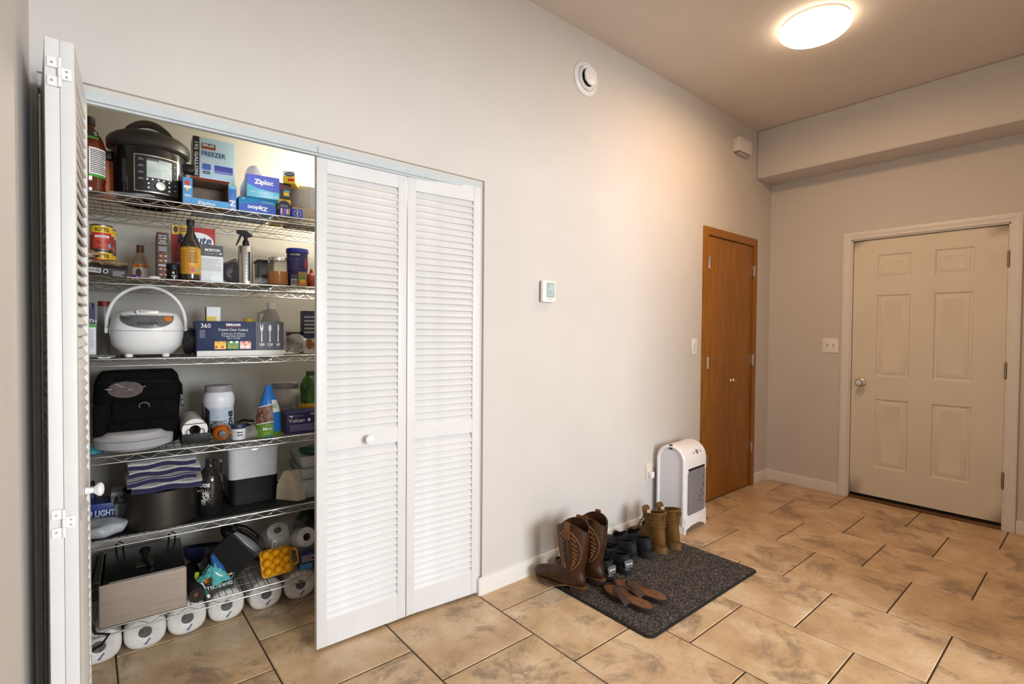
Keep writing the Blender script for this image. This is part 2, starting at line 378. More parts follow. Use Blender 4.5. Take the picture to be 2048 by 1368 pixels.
for x in (-dw/2, dw/2): vs = [bm.verts.new(p) for p in ((x, rec, zs[0]), (x, rec+.02, zs[0]), (x, rec+.02, DZ), (x, rec, DZ))]; bm.faces.new(vs)
bmesh.ops.remove_doubles(bm, verts=bm.verts[:], dist=1e-5)
obj('door_slab', bm, FDOOR, D1, 20)
for a in (1, 3):
    for c in (1, 3, 5):
        raised(D1, Matrix.Translation(((xs[a]+xs[a+1])/2, rec, (zs[c]+zs[c+1])/2)) @ Matrix.Diagonal((1, -1, 1, 1)) @ Matrix.Diagonal((1, 1, 1, 1)), xs[a+1]-xs[a], zs[c+1]-zs[c], FDOOR)
kb = obj('door_knob', lathe(B(), [(.0, 0), (.030, 0), (.033, .004), (.028, .009), (.013, .012), (.012, .030), (.022, .038), (.029, .050), (.029, .060), (.020, .068), (0.001, .070)], 28, Matrix.Translation((-dw/2+.066, rec, .915)) @ Matrix.Rotation(R(90), 4, 'X')), NICK, D1)
kb['label'] = 'round nickel knob'
for z in (1.797, 1.06, .33):
    bm = B(); 
    for q in range(3): lathe(bm, [(.0075, -.048+q*.033), (.0075, -.019+q*.033)], 12, Matrix.Translation((dw/2+.004, -.002, z)))
    lathe(bm, [(.004, -.056), (.006, -.05), (.006, .052), (.003, .058)], 10, Matrix.Translation((dw/2+.004, -.002, z)))
    box(bm, dw/2-.004, dw/2+.012, .004, .008, z-.05, z+.05)
    obj('hinge', bm, BRONZE, D1)
# door casing (profiled, mitred) and jamb
bm = B(); cp = [(0, 0), (0, -.008), (.006, -.012), (.022, -.012), (.03, -.017), (.052, -.018), (.058, -.016), (.058, 0)]
def cas(o_, d): return [(-dw/2-.012-o_, d, 0), (-dw/2-.012-o_, d, DZ+.012+o_), (dw/2+.012+o_, d, DZ+.012+o_), (dw/2+.012+o_, d, 0)]
P4 = [cas(o_, d) for o_, d in cp]
for i in range(3): rings(bm, [[P4[j][i] for j in range(len(cp))], [P4[j][i+1] for j in range(len(cp))]])
box(bm, -dw/2-.018, -dw/2-.003, 0, .1, 0, DZ+.018); box(bm, dw/2+.003, dw/2+.018, 0, .1, 0, DZ+.018); box(bm, -dw/2-.018, dw/2+.018, 0, .1, DZ+.004, DZ+.018)
obj('door_casing', bm, TRIMW, D1, 30)
obj('threshold', box(B(), -dw/2-.01, dw/2+.01, .0, .10, -.002, .016, .006), wood_mat('threshold wood', (.10, .045, .015), (.20, .09, .03), 1.2, 14), D1)
obj('door_sweep', box(B(), -dw/2, dw/2, rec+.016, rec+.03, .016, .042), BLK, D1)

# wooden double doors on the long wall
D2 = bpy.data.objects.new('door_2', None); C.objects.link(D2); struct(D2, 'narrow orange wood double doors in the long wall'); D2.location = (0, 0, 0)
cw = .062
bm = B(); ca = [(0, 0), (0, -.012), (.008, -.016), (cw-.006, -.016), (cw, -.012), (cw, .06), (0, .06)]
def cas2(o_, d): return [(PX0+o_, d, 0), (PX0+o_, d, PZ-o_), (PX1-o_, d, PZ-o_), (PX1-o_, d, 0)]
P4 = [cas2(o_, d) for o_, d in ca]
for i in range(3): rings(bm, [[P4[j][i] for j in range(len(ca))], [P4[j][i+1] for j in range(len(ca))]])
obj('door_frame', bm, OAK, D2, 30)
xm = 3.934; inn = (PX0+cw+.003, PX1-cw-.003)
for a, b in ((inn[0], xm-.0015), (xm+.0015, inn[1])):
    lf = obj('door_leaf', box(B(), a, b, -.004, .03, .012, PZ-cw-.004, .002), OAK, D2)
for kx in (xm-.024, xm+.026):
    obj('door_knob', lathe(B(), [(.0, 0), (.008, 0), (.007, .012), (.012, .018), (.015, .024), (.012, .030), (0.001, .031)], 18, Matrix.Translation((kx, -.004, .917)) @ Matrix.Rotation(R(90), 4, 'X')), NICK, D2)
for hx, hs in ((inn[0], (1.82, 1.07, .33)), (inn[1], (1.815, 1.07, .33))):
    for z in hs:
        bm = B(); lathe(bm, [(.006, -.045), (.006, .045)], 10, Matrix.Translation((hx, -.02, z))); box(bm, hx-.012, hx+.012, -.019, -.004, z-.042, z+.042, .001); obj('hinge', bm, NICK, D2)

# ------------------------------------------------------------------ louvred bifold closet doors
LH, ZB, ST, TH = 1.972, .014, .040, .027
def leaf_parts(root, W, knob, name='door_leaf'):
    L = bpy.data.objects.new(name, None); C.objects.link(L); L.parent = root
    bm = B(); z1 = ZB+LH
    for a, b in ((0, ST), (W-ST, W)): box(bm, a, b, 0, TH, ZB, z1, .002)
    for a, b in ((ZB, .122), (.805, .866), (1.915, z1)): box(bm, ST, W-ST, .001, TH-.001, a, b)
    obj('leaf_frame', bm, DOORW, L)
    if 'slat' not in tcache or tcache['slat'][0] != round(W, 3):
        sb = B(); box(sb, ST-.002, W-ST+.002, -.022, .022, -.0030, .0030, .0015, 2, Matrix.Rotation(R(61), 4, 'X')); s0 = obj('slat', sb, SLATW, L); tcache['slat'] = (round(W, 3), s0.data); first = s0
    else: first = None
    p = .02925; zz = [.1375+i*p for i in range(23)]+[.881+i*p for i in range(36)]
    for z in zz:
        if first: s, first = first, None
        else: s = bpy.data.objects.new('slat', tcache['slat'][1]); C.objects.link(s); s.parent = L
        s.location = (0, TH/2, z)
    if knob is not None:
        k = obj('door_knob', lathe(B(), [(0, 0), (.010, 0), (.009, .010), (.008, .018), (.014, .024), (.0185, .030), (.0185, .036), (.012, .041), (.001, .042)], 22, Matrix.Translation((knob, 0, .838)) @ Matrix.Rotation(R(90), 4, 'X')), WPL, L)
    return L
def two(p, q): return math.atan2(q[1]-p[1], q[0]-p[0]), math.hypot(q[0]-p[0], q[1]-p[1])
D4 = bpy.data.objects.new('door_4', None); C.objects.link(D4); struct(D4, 'closed right pair of white louvred bifold doors'); 
for p, q, kn in (((.697, .046), (1.087, .038), .205), ((1.090, .038), (1.464, .004), None)):
    a, Wd = two(p, q); L = leaf_parts(D4, .383, kn); L.location = (p[0], p[1], 0); L.rotation_euler = (0, 0, a); L.scale = (Wd/.383, 1, 1)
D3 = bpy.data.objects.new('door_3', None); C.objects.link(D3); struct(D3, 'left pair of white louvred bifold doors folded open edge on')
LA = leaf_parts(D3, .383, None); a, Wd = two((-.0965, .052), (-.0705, -.331)); LA.location = (-.0965, .052, 0); LA.rotation_euler = (0, 0, a)
LB = leaf_parts(D3, .383, .190); a, Wd = two((-.0165, -.331), (.0085, .052)); LB.location = (-.0165, -.331, 0); LB.rotation_euler = (0, 0, a)
for z in (1.905, .815, .16):                                # butterfly hinges on the folded stile edges
    bm = B(); h = .034; yf = -.3345
    for x0, x1, zz in ((-.0665, -.0445, (h*.3, h)), (-.0665, -.0445, (-h, -h*.3)), (-.0425, -.0215, (-h*.42, h*.42))): box(bm, x0, x1, yf, yf+.0024, z+zz[0], z+zz[1], .001)
    for zz in ((h*.3, h), (-h, -h*.3), (-h*.28, h*.28)): lathe(bm, [(.0042, zz[0]), (.0042, zz[1])], 12, Matrix.Translation((-.0435, yf-.001, z)))
    hg = obj('hinge', bm, WPL, D3)
    for x, zo in ((-.058, h*.62), (-.058, -h*.62), (-.031, .006), (-.031, -.007)):
        sb = lathe(B(), [(.0, 0), (.0030, 0), (.0022, .0012), (.0004, .0012)], 12, Matrix.Translation((x, yf, z+zo)) @ Matrix.Rotation(R(90), 4, 'X')); obj('screw', sb, NICK, hg)
# header track
bm = B(); box(bm, OX0, OX1, .014, .058, OZ-.027, OZ-.0005); box(bm, OX0, OX1, .026, .046, OZ-.034, OZ-.027)
struct(obj('trim_2', bm, mat('track enamel', (.52, .58, .60), .35, var=.02), None, 30), 'pale metal door track under the closet header')
sb = obj('track_seam', box(B(), .690, .6915, .0125, .0142, OZ-.027, OZ-.002), GREYP, bpy.data.objects['trim_2'])
struct(obj('trim_3', box(B(), OX0-.0005, OX0+.010, .062, .108, 0, OZ-.03, .002), mat('warm lit jamb strip', (.74, .64, .44), .6)), 'narrow cream jamb strip behind the folded doors, tinted as if warmly lit')  # bright cream colour stands in for warm closet light on the strip
obj('top_pivot', lathe(B(), [(.004, 1.985), (.004, 1.999)], 10, Matrix.Translation((.72, .036, 0))), NICK, D4)
# ------------------------------------------------------------------ fixtures on walls and ceiling
lp = thing('ceiling_light', 'round glowing white dome lamp on the ceiling', 'lamp', (3.075, -.885, ZC))
obj('base_plate', lathe(B(), [(.165, 0), (.168, -.006), (.166, -.020), (.150, -.022)], 40), WPL, lp)
obj('lamp_shade', lathe(B(), [(.172, -.018), (.176, -.026), (.170, -.042), (.150, -.060), (.110, -.075), (.06, -.083), (.001, -.085)], 44), emit('lamp glass', (1, .78, .54), 10), lp, 60)
pl = bpy.data.lights.new('lamp_bulb', 'AREA'); pl.shape = 'DISK'; pl.size = .3; pl.energy = 19; pl.color = (1, .58, .29); pl.spread = R(180)
po = bpy.data.objects.new('lamp_bulb', pl); C.objects.link(po); po.parent = lp; po.location = (0, 0, -.095)
cl = bpy.data.lights.new('closet_bulb', 'POINT'); cl.shadow_soft_size = .06; cl.energy = 30; cl.color = (1, .90, .72)
cf = thing('closet_light', 'bare bulb in a white holder on the closet ceiling', 'lamp', (1.02, .56, 2.28))
obj('lamp_holder', lathe(B(), [(.05, 0), (.05, -.015), (.024, -.03), (.022, -.055)], 24), WPL, cf)
obj('glass_bulb', lathe(B(), [(.014, -.055), (.016, -.07), (.03, -.10), (.028, -.125), (.001, -.14)], 20), emit('bulb glass', (1, .88, .7), 9), cf, 60)
co = bpy.data.objects.new('closet_bulb', cl); C.objects.link(co); co.parent = cf; co.location = (0, 0, -.165)

MY = Matrix.Rotation(R(90), 4, 'X')      # lathe axis -> towards the room (-y)
vx, vz = 2.200, 2.742
vt = thing('air_valve', 'round white air valve high on the long wall', 'vent', (vx, 0, vz))
obj('rim', lathe(B(), [(.096, 0), (.098, .004), (.090, .012), (.078, .016), (.074, .014), (.070, .006), (.066, .006)], 44, MY, False, False), WPL, vt, 40)
obj('throat', lathe(B(), [(.075, .005), (.0, .0051)], 40, MY, False, False), BLK, vt)
obj('cone_ring', lathe(B(), [(.067, .008), (.069, .016), (.064, .024), (.050, .020), (.047, .010)], 40, MY, False, False), WPL, vt)
obj('valve_disc', lathe(B(), [(.014, .002), (.014, .03), (.045, .034), (.050, .038), (.048, .046), (.030, .051), (.001, .053)], 40, MY), WPL, vt)
bx = thing('wall_chime', 'small white plastic box high on the wall near the corner', 'chime', (4.05, 0, 2.79))
obj('cover', box(B(), -.105, .105, -.052, 0, -.052, .055, .004), TRIMW, bx)
obj('grille', box(B(), -.088, .088, -.046, -.006, -.060, -.052, .002), GREYP, bx)
for i in range(3): obj('grille_bar', box(B(), -.07+i*.05, -.038+i*.05, -.043, -.01, -.0625, -.060), TRIMW, bx)
t = thing('thermostat', 'white wall thermostat with a pale blue screen', 'thermostat', (1.899, 0, 1.509))
obj('back_plate', box(B(), -.043, .043, -.010, 0, -.054, .054, .004), GREYP, t)
obj('housing', box(B(), -.049, .049, -.030, -.007, -.058, .058, .009, 3), mat('thermostat shell', (.85, .84, .80), .35), t)
obj('screen', box(B(), -.018, .034, -.0312, -.029, -.028, .042, .001), mat('lcd glass', (.45, .56, .60), .12, var=.08, scale=14), t)
obj('screen_frame', prism(B(), rrect(.058, .076, .004, 3, .008, .007), 'y', -.0306, -.029), GREYP, t)
lines(t, -.012, .004, .022, .036, 2, -.0316, mat('lcd segment', (.28, .35, .38), .3)); lines(t, -.010, .020, -.018, .006, 3, -.0316, mat('lcd segment', (.28, .35, .38), .3)); disc(t, -.008, -.041, .003, .003, -.0306, GREYP); patch(t, -.001, .024, -.0425, -.0395, -.0306, GREYP, 'maker_mark')
def plate(name, label, loc, rz, w, n, cat='switch'):
    s = thing(name, label, cat, loc, rz)
    obj('wall_plate', box(B(), -w/2, w/2, -.006, 0, -.0585, .0585, .003, 2), mat('switch plate', (.82, .81, .77), .35, var=.01), s)
    for i in range(n):
        x = (i-(n-1)/2)*.046
        obj('slot', box(B(), x-.005, x+.005, -.0066, -.005, -.012, .012), GREYP, s)
        obj('toggle', box(B(), x-.0042, x+.0042, -.018, -.006, -.004, .005, .001, 2, Matrix.Translation((0, 0, .0)) @ Matrix.Rotation(R(18), 4, 'X')), WPL, s)
        for z in (-.030, .030): obj('screw', lathe(B(), [(.003, 0), (.0026, .001), (.0004, .001)], 10, Matrix.Translation((x, -.006, z)) @ MY), NICK, s)
    return s
plate('light_switch', 'single white light switch on the long wall left of the wooden doors', (3.405, 0, 1.194), 0, .072, 1)
plate('light_switch', 'double white light switch between the corner and the entry door', (XF, -.490, 1.20), R(-90), .115, 2)
ou = thing('power_outlet', 'cream wall outlet half hidden behind the white heater', 'outlet', (2.865, 0, .37))
obj('wall_plate', box(B(), -.035, .035, -.006, 0, -.057, .057, .003), mat('outlet plate', (.74, .68, .58), .4), ou)
obj('plug', box(B(), -.018, .018, -.034, -.006, -.04, .0, .005), WPL, ou)

# ------------------------------------------------------------------ heater
hx, hy, hw, hd, hh = 3.052, -.128, .298, .205, .565
H = thing('space_heater', 'white arch shaped electric heater with a grey front panel beside the wooden doors', 'heater', (hx, hy, 0), R(3))
def arch(d, h, rr=.1, z0=.07, n=14):      # profile in (y, z)
    r = d/2; pts = [(-r, z0)]+[(-r*math.cos(math.pi*i/n), h-r+r*math.sin(math.pi*i/n)) for i in range(n+1)]+[(r, z0)]
    return pts
HW = mat('heater shell', (.84, .84, .86), .32, var=.01)
bm = B(); a0, a1 = arch(hd, hh), arch(hd-.05, hh-.025)
for s, xx in ((-1, -hw/2), (1, hw/2)):   # rounded rim on each end, recessed side panel inside
    rs = []
    for (ins, dx) in ((0, .012), (.004, .003), (.012, 0), (.020, .003), (.024, .012)):
        rs.append([(xx-s*dx, y, z) for y, z in arch(hd-2*ins, hh-ins, z0=.05)])
    rings(bm, rs, False, False, False)
rings(bm, [[(-hw/2+.012, y, z) for y, z in arch(hd, hh, z0=.05)], [(hw/2-.012, y, z) for y, z in arch(hd, hh, z0=.05)]], False, False, False)
obj('shell', bm, HW, H, 50)
for s in (-1, 1):
    bm = B(); rings(bm, [[(s*(hw/2-.013), y, z) for y, z in arch(hd-.046, hh-.023, z0=.05)], [(s*(hw/2-.03), y, z) for y, z in arch(hd-.046, hh-.023, z0=.05)]]); obj('side_panel', bm, mat('heater side', (.74, .73, .77), .4, var=.01), H)
bm = B(); prism(bm, [(-.095, .115), (.110, .115), (.122, .135), (.118, .385), (.112, .400), (-.095, .400), (-.108, .385), (-.108, .13)], 'y', -hd/2-.006, -hd/2+.004, .002)
obj('front_panel', bm, mat('heater grey panel', (.21, .215, .235), .22, var=.04, scale=8), H)
obj('vent_slot', box(B(), -.10, .116, -hd/2-.004, -hd/2+.002, .402, .416, .002), BLK, H)
FL = mat('panel flower print', (.11, .11, .125), .3)
for (fx_, fz_, fr_) in ((.095, .335, .011), (.090, .285, .014), (.062, .255, .012), (.088, .225, .010), (.05, .215, .013), (.07, .18, .010), (.03, .19, .010)):
    for q in range(5):
        an = q*2*math.pi/5; disc(H, fx_+fr_*.6*math.cos(an), fz_+fr_*.6*math.sin(an), fr_*.42, fr_*.42, -hd/2-.0064, FL, 'flower_petal', seg=8)
bm = B(); fz = .115
prism(bm, [(-hw/2+.004, 0), (-hw/2+.02, 0), (-hw/2+.03, .028), (-.05, .042), (.05, .042), (hw/2-.03, .022), (hw/2-.018, .004), (hw/2-.004, .004), (hw/2-.004, .11), (-hw/2+.004, .11)], 'y', -hd/2-.003, -hd/2+.012, .002)
obj('foot_skirt', bm, HW, H)
obj('foot', box(B(), -hw/2+.004, hw/2-.004, hd/2-.02, hd/2-.004, 0, .06, .004), HW, H); obj('foot', box(B(), -hw/2+.005, -hw/2+.018, -hd/2, hd/2-.01, .0, .052, .004), HW, H)
for z, x in ((.098, .005), (.082, .03)): obj('foot_rib', box(B(), x-.05, x+.05, -hd/2-.0045, -hd/2-.002, z, z+.004, .001), HW, H)
obj('carry_notch', box(B(), -hw/2+.002, -hw/2+.010, -.012, .010, hh-.03, hh+.002, .002), BLK, H)
LG = paint((.30, .30, .32)); NV = paint((.03, .02, .12))
lgm = Matrix.Translation((0, 0, 0))
yt = -hd/2*math.cos(R(28))-.001; zt = hh-hd/2+hd/2*math.sin(R(28))
lg = obj('logo_plate', box(B(), -.001, .001, 0, .0002, -.001, .001), HW, H); lg.location = (.03, yt, zt); lg.rotation_euler = (R(-28), 0, 0)
text(lg, 'eo', .026, -.045, 0, -.001, LG); text(lg, 'nic', .024, .048, 0, -.001, LG)
for q in range(5): disc(lg, .010*math.cos(q*1.2566+.3), .010*math.sin(q*1.2566+.3), .0055, .0055, -.0012, NV, 'flower_petal', seg=10)

# ------------------------------------------------------------------ mat and shoes
MZ = .011
mt = thing('doormat', 'dark grey speckled carpet doormat with black rubber edge', 'mat', (2.30, -.399, 0), R(-.4))
obj('rubber_edge', prism(B(), rrect(.985, .716, .035, 6), 'z', 0, .006, .002), mat('black rubber', (.012, .012, .012), .7), mt)
obj('carpet_top', prism(B(), rrect(.963, .694, .03, 6), 'z', .004, MZ, .003), speckle_mat('carpet pile', [(.44, (.006, .005, .006)), (.50, (.022, .020, .021)), (.545, (.07, .058, .05)), (.61, (.22, .18, .14))], 135), mt)

def lerp_ring(rg, s):
    i = min(int(s), len(rg)-2); f = s-i; return [a+(b-a)*f for a, b in zip(rg[i], rg[i+1])]
def sock(rg, zmin, n=26, ex=2.3, top=None):
    # rg rows: y, z, tilt, half width, half depth
    def pt(row, t):
        y, z, ti, a, b = row; c, s = math.cos(t), math.sin(t); k = 2/ex
        u = a*math.copysign(abs(c)**k, c); v = b*math.copysign(abs(s)**k, s)
        return Vector((u, y+v*math.cos(R(ti)), max(zmin, z+v*math.sin(R(ti)))))
    return pt
def boot_upper(parent, name, rg, zmin, m, sub=4, n=30, scallop=0, ex=2.2):
    pt = sock(rg, zmin, ex=ex); rs = []; S = (len(rg)-1)*sub
    for i in range(S+1):
        s = i/sub; row = lerp_ring(rg, s)
        # smooth the polyline of ring rows a little
        if 0 < s < len(rg)-1: a_, b_ = lerp_ring(rg, max(0, s-.45)), lerp_ring(rg, min(len(rg)-1, s+.45)); row = [(x*2+y+z)/4 for x, y, z in zip(row, a_, b_)]
        r_ = []
        for k in range(n):
            t = 2*math.pi*k/n; p = pt(row, t)
            if scallop: p.z += scallop*max(0, 1-s/1.2)*(abs(math.cos(t))**1.5-.35)
            r_.append(p)
        rs.append(r_)
    bm = B(); inner = [[Vector((p.x*.90, rg[0][0]+(p.y-rg[0][0])*.92, p.z-dz)) for p in rs[0]] for dz in (.0, .05, .09)]
    rings(bm, inner[::-1]+rs, True, True); return obj(name, bm, m, parent, 60), rs
def outline(Lf, ws, x=0, k=1.0, n=24, pointed=1):
    # ws: half widths sampled heel..toe
    def hwid(v):
        q = v*(len(ws)-1); i = min(int(q), len(ws)-2); f = q-i; f = f*f*(3-2*f); return ws[i]+(ws[i+1]-ws[i])*f
    right = []; left = []
    for i in range(n+1):
        v = .5-.5*math.cos(math.pi*i/n); e = min(1, math.sqrt(max(0, 1-(abs(v-.5)*2)**6))) if 0 < i < n else .0
        h = hwid(v)*k*e; right.append((x+h, v*Lf)); left.append((x-h, v*Lf))
    return right+left[::-1][1:-1]

LEA = mat('brown leather', (.042, .0145, .0045), .42, var=.22, scale=22, bump=.25, bscale=120)
LEA2 = mat('dark oiled leather', (.045, .026, .016), .5, var=.3, scale=20, bump=.25, bscale=120)
THR = mat('tan stitching', (.42, .20, .08), .7)
def cowboy(label, loc, rz, first=True):
    b = thing('cowboy_boot', label, 'boot', loc, rz, 'brown cowboy boots on the doormat')
    rg = [(.080, .315, -3, .058, .088), (.080, .255, -2, .056, .084), (.078, .19, 0, .050, .074), (.078, .14, 3, .043, .064), (.083, .105, 12, .040, .066), (.088, .086, 27, .040, .100), (.116, .070, 50, .040, .088),
          (.165, .060, 76, .042, .046), (.205, .054, 86, .047, .034), (.245, .050, 90, .047, .027), (.275, .047, 92, .041, .021), (.292, .046, 92, .030, .015), (.297, .045, 92, .016, .008)]
    up_, rs = boot_upper(b, 'upper', rg, .030, LEA, scallop=.045)
    up_['label'] = 'worn brown leather upper'
    # sole (welt) and stacked heel
    ws = [.028, .034, .030, .032, .045, .049, .042, .026]
    bm = B(); o_ = outline(.305, ws)
    def zs_(y): return .030 if y < .09 else .030-.022*min(1, (y-.09)/.07)
    rings(bm, [[(x, y-.004, zs_(y)-.004+(.006 if y > .26 else 0)*(y-.26)/.04) for x, y in o_], [(x, y-.004, zs_(y)+.004+(.006 if y > .26 else 0)*(y-.26)/.04) for x, y in o_]])
    s = obj('welt_sole', bm, mat('tan welt', (.13, .065, .025), .6, var=.15), b, 40); s['label'] = 'tan edged leather sole'
    hb = [(x*.98, y) for x, y in outline(.080, [.032, .036, .036, .034])]
    hb = [(x, y) for x, y in [(-.033, .078), (-.036, .04), (-.031, .014), (-.018, .0), (0, -.004), (.018, .0), (.031, .014), (.036, .04), (.033, .078)]]
    obj('heel_block', prism(B(), hb, 'z', 0, .029, .001), mat('dark heel', (.028, .014, .009), .5), b)
    # vamp front: fill under the foot so the upper meets the sole
    # shaft overlay, side seam, pull straps and flame stitching
    def surf(s, t, off=.0016):
        i = min(int(s*4), len(rs)-2); f = s*4-i; n = 30; q = (t/(2*math.pi)*n) % n; k = int(q); g = q-k
        def P_(a): return rs[a][k]*(1-g)+rs[a][(k+1) % n]*g
        p = P_(i)*(1-f)+P_(i+1)*f; c = Vector((0, lerp_ring(rg, s)[0], p.z)); d = (p-c); d.z = 0
        return p+d.normalized()*off
    for side in (math.pi, 0):
        sg = 1 if side else -1
        bm = B(); tube(bm, [surf(q/10*3.9, side, .001) for q in range(1, 11)], .0035, 6); obj('side_seam', bm, LEA2, b)
        bm = B(); rings(bm, [[surf(q/10*.9, side+e, .003)+Vector((0, 0, .012 if q == 0 else 0)) for e in (-.16, 0, .16)] for q in range(0, 11)], False, False, False); obj('pull_strap', bm, mat('strap leather', (.16, .062, .02), .45), b)
        for sd in (1, -1):
            pts = []
            for i in range(19):
                v = i/18; s_ = .42+3.0*v; amp = 1.05*math.sin(math.pi*min(1, v*1.05+.04))**.5
                pts.append(surf(s_, side+sd*(.20+(.30*amp if i % 2 else .0)+.10*math.sin(math.pi*v)), .0022))
            tube(B_ := B(), pts, .0014, 5); obj('stitching', B_, THR, b)
            pts = [surf(.42+3.3*i/14, side+sd*(.18+.78*math.sin(math.pi*(i/14)**.8)), .0022) for i in range(15)]
            tube(B_ := B(), pts, .0012, 5); obj('stitching', B_, THR, b)
    return b
cowboy('brown cowboy boot with flame stitching nearest the closet', (1.868, -.342, MZ), R(13))
cowboy('brown cowboy boot standing on the heater side of its mate', (1.998, -.347, MZ), R(9))

BKS = mat('black shoe mesh', (.010, .010, .011), .7, var=.2, scale=60, bump=.5, bscale=300)
BKR = mat('black shoe rubber', (.016, .016, .017), .45)
def sneaker(label, loc, rz, air, group, chunky=0):
    b = thing('sneaker', label, 'shoe', loc, rz, group)
    hz = .086+chunky
    rg = [(.072, hz, -14, .034, .066), (.078, hz-.022, -6, .037, .074), (.096, .070, 20, .040, .106), (.130, .058, 54, .041, .066), (.175, .050, 78, .044, .042), (.215, .044, 88, .046, .033), (.252, .040, 92, .042, .027), (.280, .038, 92, .030, .018), (.288, .037, 92, .016, .010)]
    boot_upper(b, 'upper', rg, .024, BKS)
    ws = [.034, .040, .036, .037, .047, .050, .044, .028]
    bm = B(); o_ = outline(.300, ws); rings(bm, [[(x*.96, y-.006, .0+max(0, y-.24)*.12) for x, y in o_], [(x, y-.007, .014+max(0, y-.24)*.12) for x, y in o_], [(x*.98, y-.006, .030+max(0, y-.24)*.08+(.008 if y < .09 else 0)) for x, y in o_]])
    obj('sole', bm, BKR, b, 50)
    for i in range(5):
        y = .125+i*.021; z = .110-i*.0105+chunky*.6
        obj('lace', tube(B(), [(-.024, y, z-.010), (-.012, y+.004, z), (.012, y-.004, z), (.024, y, z-.010)], .0028, 6), BLKF, b)
    obj('tongue', prism(B(), rrect(.046, .075, .015, 4, 0, .0), 'z', -.004, .004, .002), BLKF, b, loc=(0, .125, .108+chunky*.8), rot=(R(-38), 0, 0))
    obj('heel_loop', tube(B(), [(-.012, .004, hz+.01), (0, -.002, hz+.022), (.012, .004, hz+.01)], .003, 6), mat('glossy black trim', (.01, .01, .012), .2), b)
    if air:
        hp = obj('heel_patch', prism(B(), [(-.024, .0), (.024, 0), (.030, .036), (.022, .044), (-.022, .044), (-.030, .036)], 'y', -.004, .004, .002), mat('grey reflective patch', (.20, .205, .205), .25, .4, var=.2, scale=200), b, loc=(0, .0005, .034), rot=(R(-5), 0, 0))
        text(hp, 'NIKE AIR', .0105, 0, .024, -.0046, paint((.85, .85, .85)), bold=.02)
        obj('heel_band', tube(B(), [(-.036, .03, .033), (-.026, .002, .032), (0, -.009, .031), (.026, .002, .032), (.036, .03, .033)], .006, 8), BKR, b)
    return b
sneaker('black running shoe beside the cowboy boots, grey heel patch facing out', (2.067, -.338, MZ), R(-6), 1, 'black running shoes')
sneaker('black running shoe with grey heel patch, second from the cowboy boots', (2.190, -.352, MZ), R(-12), 1, 'black running shoes')
sneaker('plain black shoe tucked between the running shoes and its mate', (2.335, -.285, MZ), R(-14), 0, 'plain black shoes', .012)
sneaker('plain black shoe beside the tan boots', (2.438, -.312, MZ), R(-13), 0, 'plain black shoes', .012)

TAN = mat('tan suede', (.13, .056, .006), .75, var=.15, scale=30, bump=.3, bscale=160)
def combat(label, loc, rz):
    b = thing('tan_boot', label, 'boot', loc, rz, 'tan lace up boots')
    rg = [(.082, .215, -12, .046, .070), (.084, .19, -8, .047, .070), (.084, .155, -2, .044, .066), (.084, .12, 4, .040, .064), (.088, .092, 18, .039, .084), (.098, .080, 34, .040, .104), (.135, .066, 62, .043, .066), (.180, .056, 82, .046, .042),
          (.220, .052, 89, .047, .036), (.255, .050, 92, .043, .031), (.282, .047, 92, .032, .022), (.292, .045, 92, .018, .012)]
    o_, rs = boot_upper(b, 'upper', rg, .026, TAN)
    ws = [.034, .040, .037, .038, .048, .050, .045, .030]
    bm = B(); q = outline(.306, ws); rings(bm, [[(x, y-.006, 0) for x, y in q], [(x*1.02, y-.006, .018) for x, y in q], [(x*.97, y-.005, .036) for x, y in q]])
    obj('sole', bm, mat('tan rubber sole', (.155, .078, .02), .6), b, 50)
    for k, (s_, rr) in enumerate(((.12, .0065), (1.0, .005), (1.75, .005), (2.3, .0045))):
        i = int(s_*4); pts = [Vector((p.x*1.03, p.y, p.z)) for p in rs[i][::2]]
        obj('collar_roll', tube(B(), pts, rr, 8, closed=True), TAN, b)
    obj('tongue', prism(B(), rrect(.056, .11, .02, 4), 'y', -.005, .005, .002), TAN, b, loc=(0, .150, .185), rot=(R(-16), 0, 0))
    for i in range(5): obj('lace', tube(B(), [(-.03, .158+i*.012, .17-i*.02), (0, .168+i*.012, .178-i*.02), (.03, .158+i*.012, .17-i*.02)], .003, 6), mat('boot lace', (.11, .055, .015), .8), b)
    obj('pull_loop', tube(B(), [(-.012, .012, .19), (-.012, .004, .222), (.012, .004, .222), (.012, .012, .19)], .003, 6), mat('boot lace', (.11, .055, .015), .8), b)
    obj('inner_label', box(B(), -.014, .014, -.0006, .0006, -.016, .016), mat('white shoe label', (.6, .6, .58), .8, var=.2, scale=300), b, loc=(0, .134, .200), rot=(R(-16), 0, 0))
    return b
combat('tan lace up boot next to the black shoes', (2.563, -.330, MZ), R(-10))
combat('tan lace up boot nearest the heater', (2.678, -.352, MZ), R(-9))

